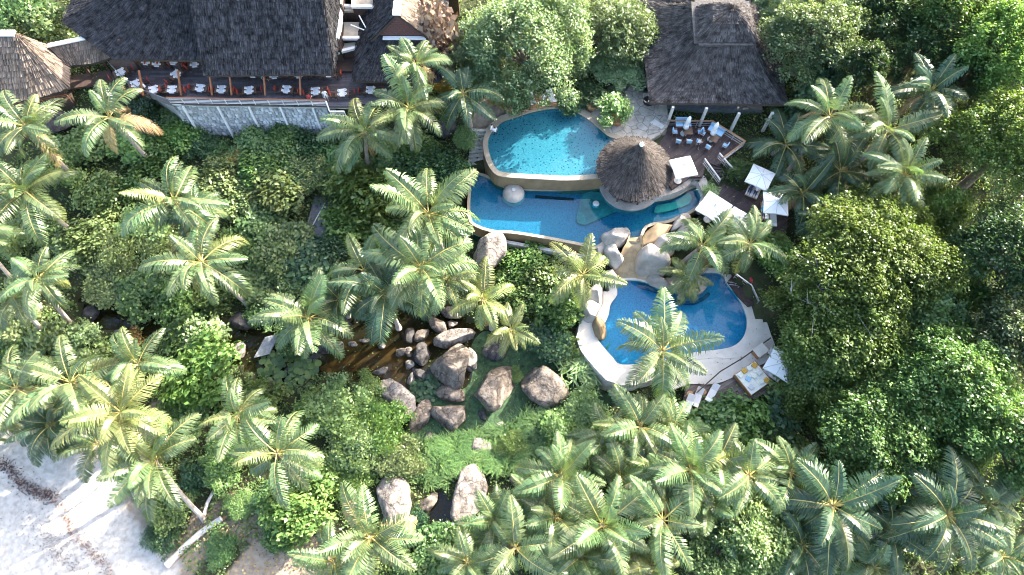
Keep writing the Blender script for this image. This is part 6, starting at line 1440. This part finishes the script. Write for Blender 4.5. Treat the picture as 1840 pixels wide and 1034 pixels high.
def grass(name, poly, n, m, seed, hh=(.5, 1.3)):
    g = np.random.default_rng(seed); P_ = np.array([[p[0], p[1]] for p in poly]); x0, y0 = P_.min(0); x1, y1 = P_.max(0)
    X = g.uniform(x0, x1, n); Y = g.uniform(y0, y1, n); k = inside_np(poly, X, Y); X, Y = X[k], Y[k]; n = len(X); Z = carved_np(X, Y)
    tuft = np.sin(X * 1.9 + 1) * np.cos(Y * 1.7) * .9; a = g.uniform(0, 6.28, n) * .5 + tuft * 2.4; L = g.uniform(*hh, n); ln = g.uniform(.3, .9, n)
    w = .03; s = np.stack([-np.sin(a), np.cos(a), 0 * a], -1) * w; b = np.stack([X, Y, Z], -1)
    m_ = b + np.stack([np.cos(a) * ln * L * .35, np.sin(a) * ln * L * .35, L * .7], -1); t = b + np.stack([np.cos(a) * ln * L, np.sin(a) * ln * L, L * .75], -1)
    V = np.stack([b - s, b + s, m_ + s, m_ - s, t], 1).reshape(-1, 3); i = np.arange(n) * 5
    me = bpy.data.meshes.new(name); F_ = [(j, j + 1, j + 2, j + 3) for j in i.tolist()] + [(j + 3, j + 2, j + 4) for j in i.tolist()]
    me.from_pydata(V.tolist(), [], F_); me.update(); tag(link(name, me, M[m]), kind='stuff')
grass('tall_grass', PP([(690,770),(860,770),(930,735),(1010,740),(1080,760),(1060,820),(960,860),(900,860),(860,830),(800,880),(680,860),(660,800)], .7), 26000, 'leaf_mid', 3)
grass('tall_grass', PP([(760,800),(840,790),(960,820),(900,850),(800,850)], .7), 7000, 'leaf_yellow', 4)
grass('tall_grass', PP([(1000,640),(1040,650),(1085,745),(1020,760),(1000,700)], .6), 5000, 'leaf_pale', 5, (.4, 1.0))
def fallen(name, polyz, n, m, seed, leaf=.14):
    g = np.random.default_rng(seed); A = []
    for poly, z, k in polyz:
        P_ = np.array([[p[0], p[1]] for p in poly]); x0, y0 = P_.min(0); x1, y1 = P_.max(0); X = g.uniform(x0, x1, k); Y = g.uniform(y0, y1, k); i = inside_np(poly, X, Y); A.append(np.stack([X[i], Y[i], X[i] * 0 + z], -1))
    A = np.concatenate(A); nn = len(A); nr = g.normal(size=(nn, 3)) * .12 + np.array([0, 0, 1.0]); nr /= np.linalg.norm(nr, axis=1)[:, None]
    tag(link(name, leaves_mesh(name, A, nr, leaf * g.uniform(.5, 1.6, nn), g), M[m]), kind='stuff')
fallen('fallen_leaves', [(patio, 7.26, 260), (pav, 2.70, 260), (deck1, DZ + .05, 120), (deck2, D2Z + .05, 120), (offset(LOWW, 1.6), Z_LOW + .13, 1)], 0, 'leaf_dead', 21)
fallen('floating_leaves', [(POND, Z_POND + .06, 900)], 0, 'leaf_yellow', 22, .15)
fallen('beach_leaves', [(SAND3, .75, 160), (SAND4, .75, 420), (SAND2, .8, 420)], 0, 'leaf_dead', 23, .22)
# lily pads in the pond
def pads(poly, n, z, seed, r, m):
    g = random.Random(seed); P_ = [(p[0], p[1]) for p in poly]; xs = [p[0] for p in P_]; ys = [p[1] for p in P_]; mb = MB(); k = 0
    while k < n:
        x, y = g.uniform(min(xs), max(xs)), g.uniform(min(ys), max(ys)); k += 1
        if not inside(P_, x, y): continue
        rr = r * g.uniform(.5, 1.2); zz = z + g.uniform(.02, .45); tx, ty = g.uniform(-.3, .3), g.uniform(-.3, .3)
        mb.add([(x + rr * math.cos(a) , y + rr * math.sin(a), zz + rr * (tx * math.cos(a) + ty * math.sin(a))) for a in [j * math.pi / 4 for j in range(8)]], [tuple(range(8))])
    o = mb.build('lily_pads', M[m]); o['kind'] = 'stuff'
pads(PP([(470,640),(520,625),(575,655),(560,700),(500,715),(470,690)], .4), 420, .4, 1, .32, 'leaf_mid')
pads(PP([(735,695),(770,675),(785,695),(780,725),(745,725)], .4), 260, .4, 2, .18, 'leaf_dark')
# seaweed line on the beach
def wrack(pts, n, spread, m, seed, s=.16):
    g = np.random.default_rng(seed); q = [P(x, y, .1) for x, y in pts]; c = catmull(q, 8, closed=False); c = np.array([p[:] for p in c]); i = g.uniform(0, len(c) - 1.01, n); j = i.astype(int); f = (i - j)[:, None]
    p = c[j] * (1 - f) + c[j + 1] * f; p[:, :2] += g.normal(0, spread, (n, 2)); p[:, 2] = carved_np(p[:, 0], p[:, 1]) + .06 + g.uniform(0, .06, n)
    nr = g.normal(size=(n, 3)) * .35 + np.array([0, 0, 1.0]); nr /= np.linalg.norm(nr, axis=1)[:, None]
    tag(link('seaweed', leaves_mesh('seaweed', p, nr, s * g.uniform(.4, 1.7, n), g, .3), mat('seaweed_%d' % seed, m, .9, .4, 3, island=.5)), kind='stuff')
wrack([(-10,828),(20,842),(40,870),(70,885),(95,893),(122,930),(130,960),(160,985),(190,1022),(196,1060)], 1500, .30, (.16, .085, .06), 1)
wrack([(-10,828),(20,842),(40,870),(70,885),(95,893)], 700, .35, (.04, .03, .035), 2, .2)
wrack([(70,960),(95,985),(110,1000),(140,1030),(150,1060)], 420, .5, (.09, .06, .05), 3, .14)
wrack([(40,900),(60,940),(90,950),(110,990)], 300, .9, (.10, .07, .06), 4, .13)
wrack([(60,800),(150,900),(220,980)], 260, 3.0, (.14, .10, .085), 5, .11)
wrack([(470,960),(540,985),(590,1020)], 1200, 1.3, (.13, .09, .06), 6, .16)
wrack([(330,960),(400,930),(440,905)], 900, .9, (.15, .10, .07), 7, .18)
def log(pts, r, label):
    q = []
    for x, y, h in pts: a = P(x, y, .4); q.append(P(x, y, gz(a.x, a.y) + h))
    t = thing('palm_log', q[0], label, 'fallen trunk'); MB(q[0]).tube(q, [r * (1 - .05 * i) for i in range(len(q))], 9).build('trunk', mat('log_%d' % pts[0][0], (.55, .48, .42), .85, .3, 2, .3), t, smooth=True)
log([(300,1016,.1),(330,985,.25),(360,958,.3),(398,932,.3)], .34, 'thick bleached palm trunk lying on the sand below the beach palm')
log([(365,935,.1),(372,905,.3),(385,880,.4),(415,868,.2)], .18, 'thin bent driftwood branch beside the bleached trunk')
# dry twig heap at the left edge
g = random.Random(8); c = P(30, 650, 1.2); t = thing('twig_heap', V3(c.x, c.y, 1.2), 'heap of dry grey branches at the left edge above the beach palms', 'dead branches')
for i in range(46):
    a = g.uniform(0, 6.28); L = g.uniform(.8, 2.2); b = V3(g.gauss(0, 1.0), g.gauss(0, .7), g.uniform(.1, .9)); MB().tube([b, b + V3(math.cos(a) * L * .5, math.sin(a) * L * .5, g.uniform(0, .5)), b + V3(math.cos(a) * L, math.sin(a) * L, g.uniform(-.1, .6))], [.045, .03, .012], 4).build('twig', M['greytwig'], t)
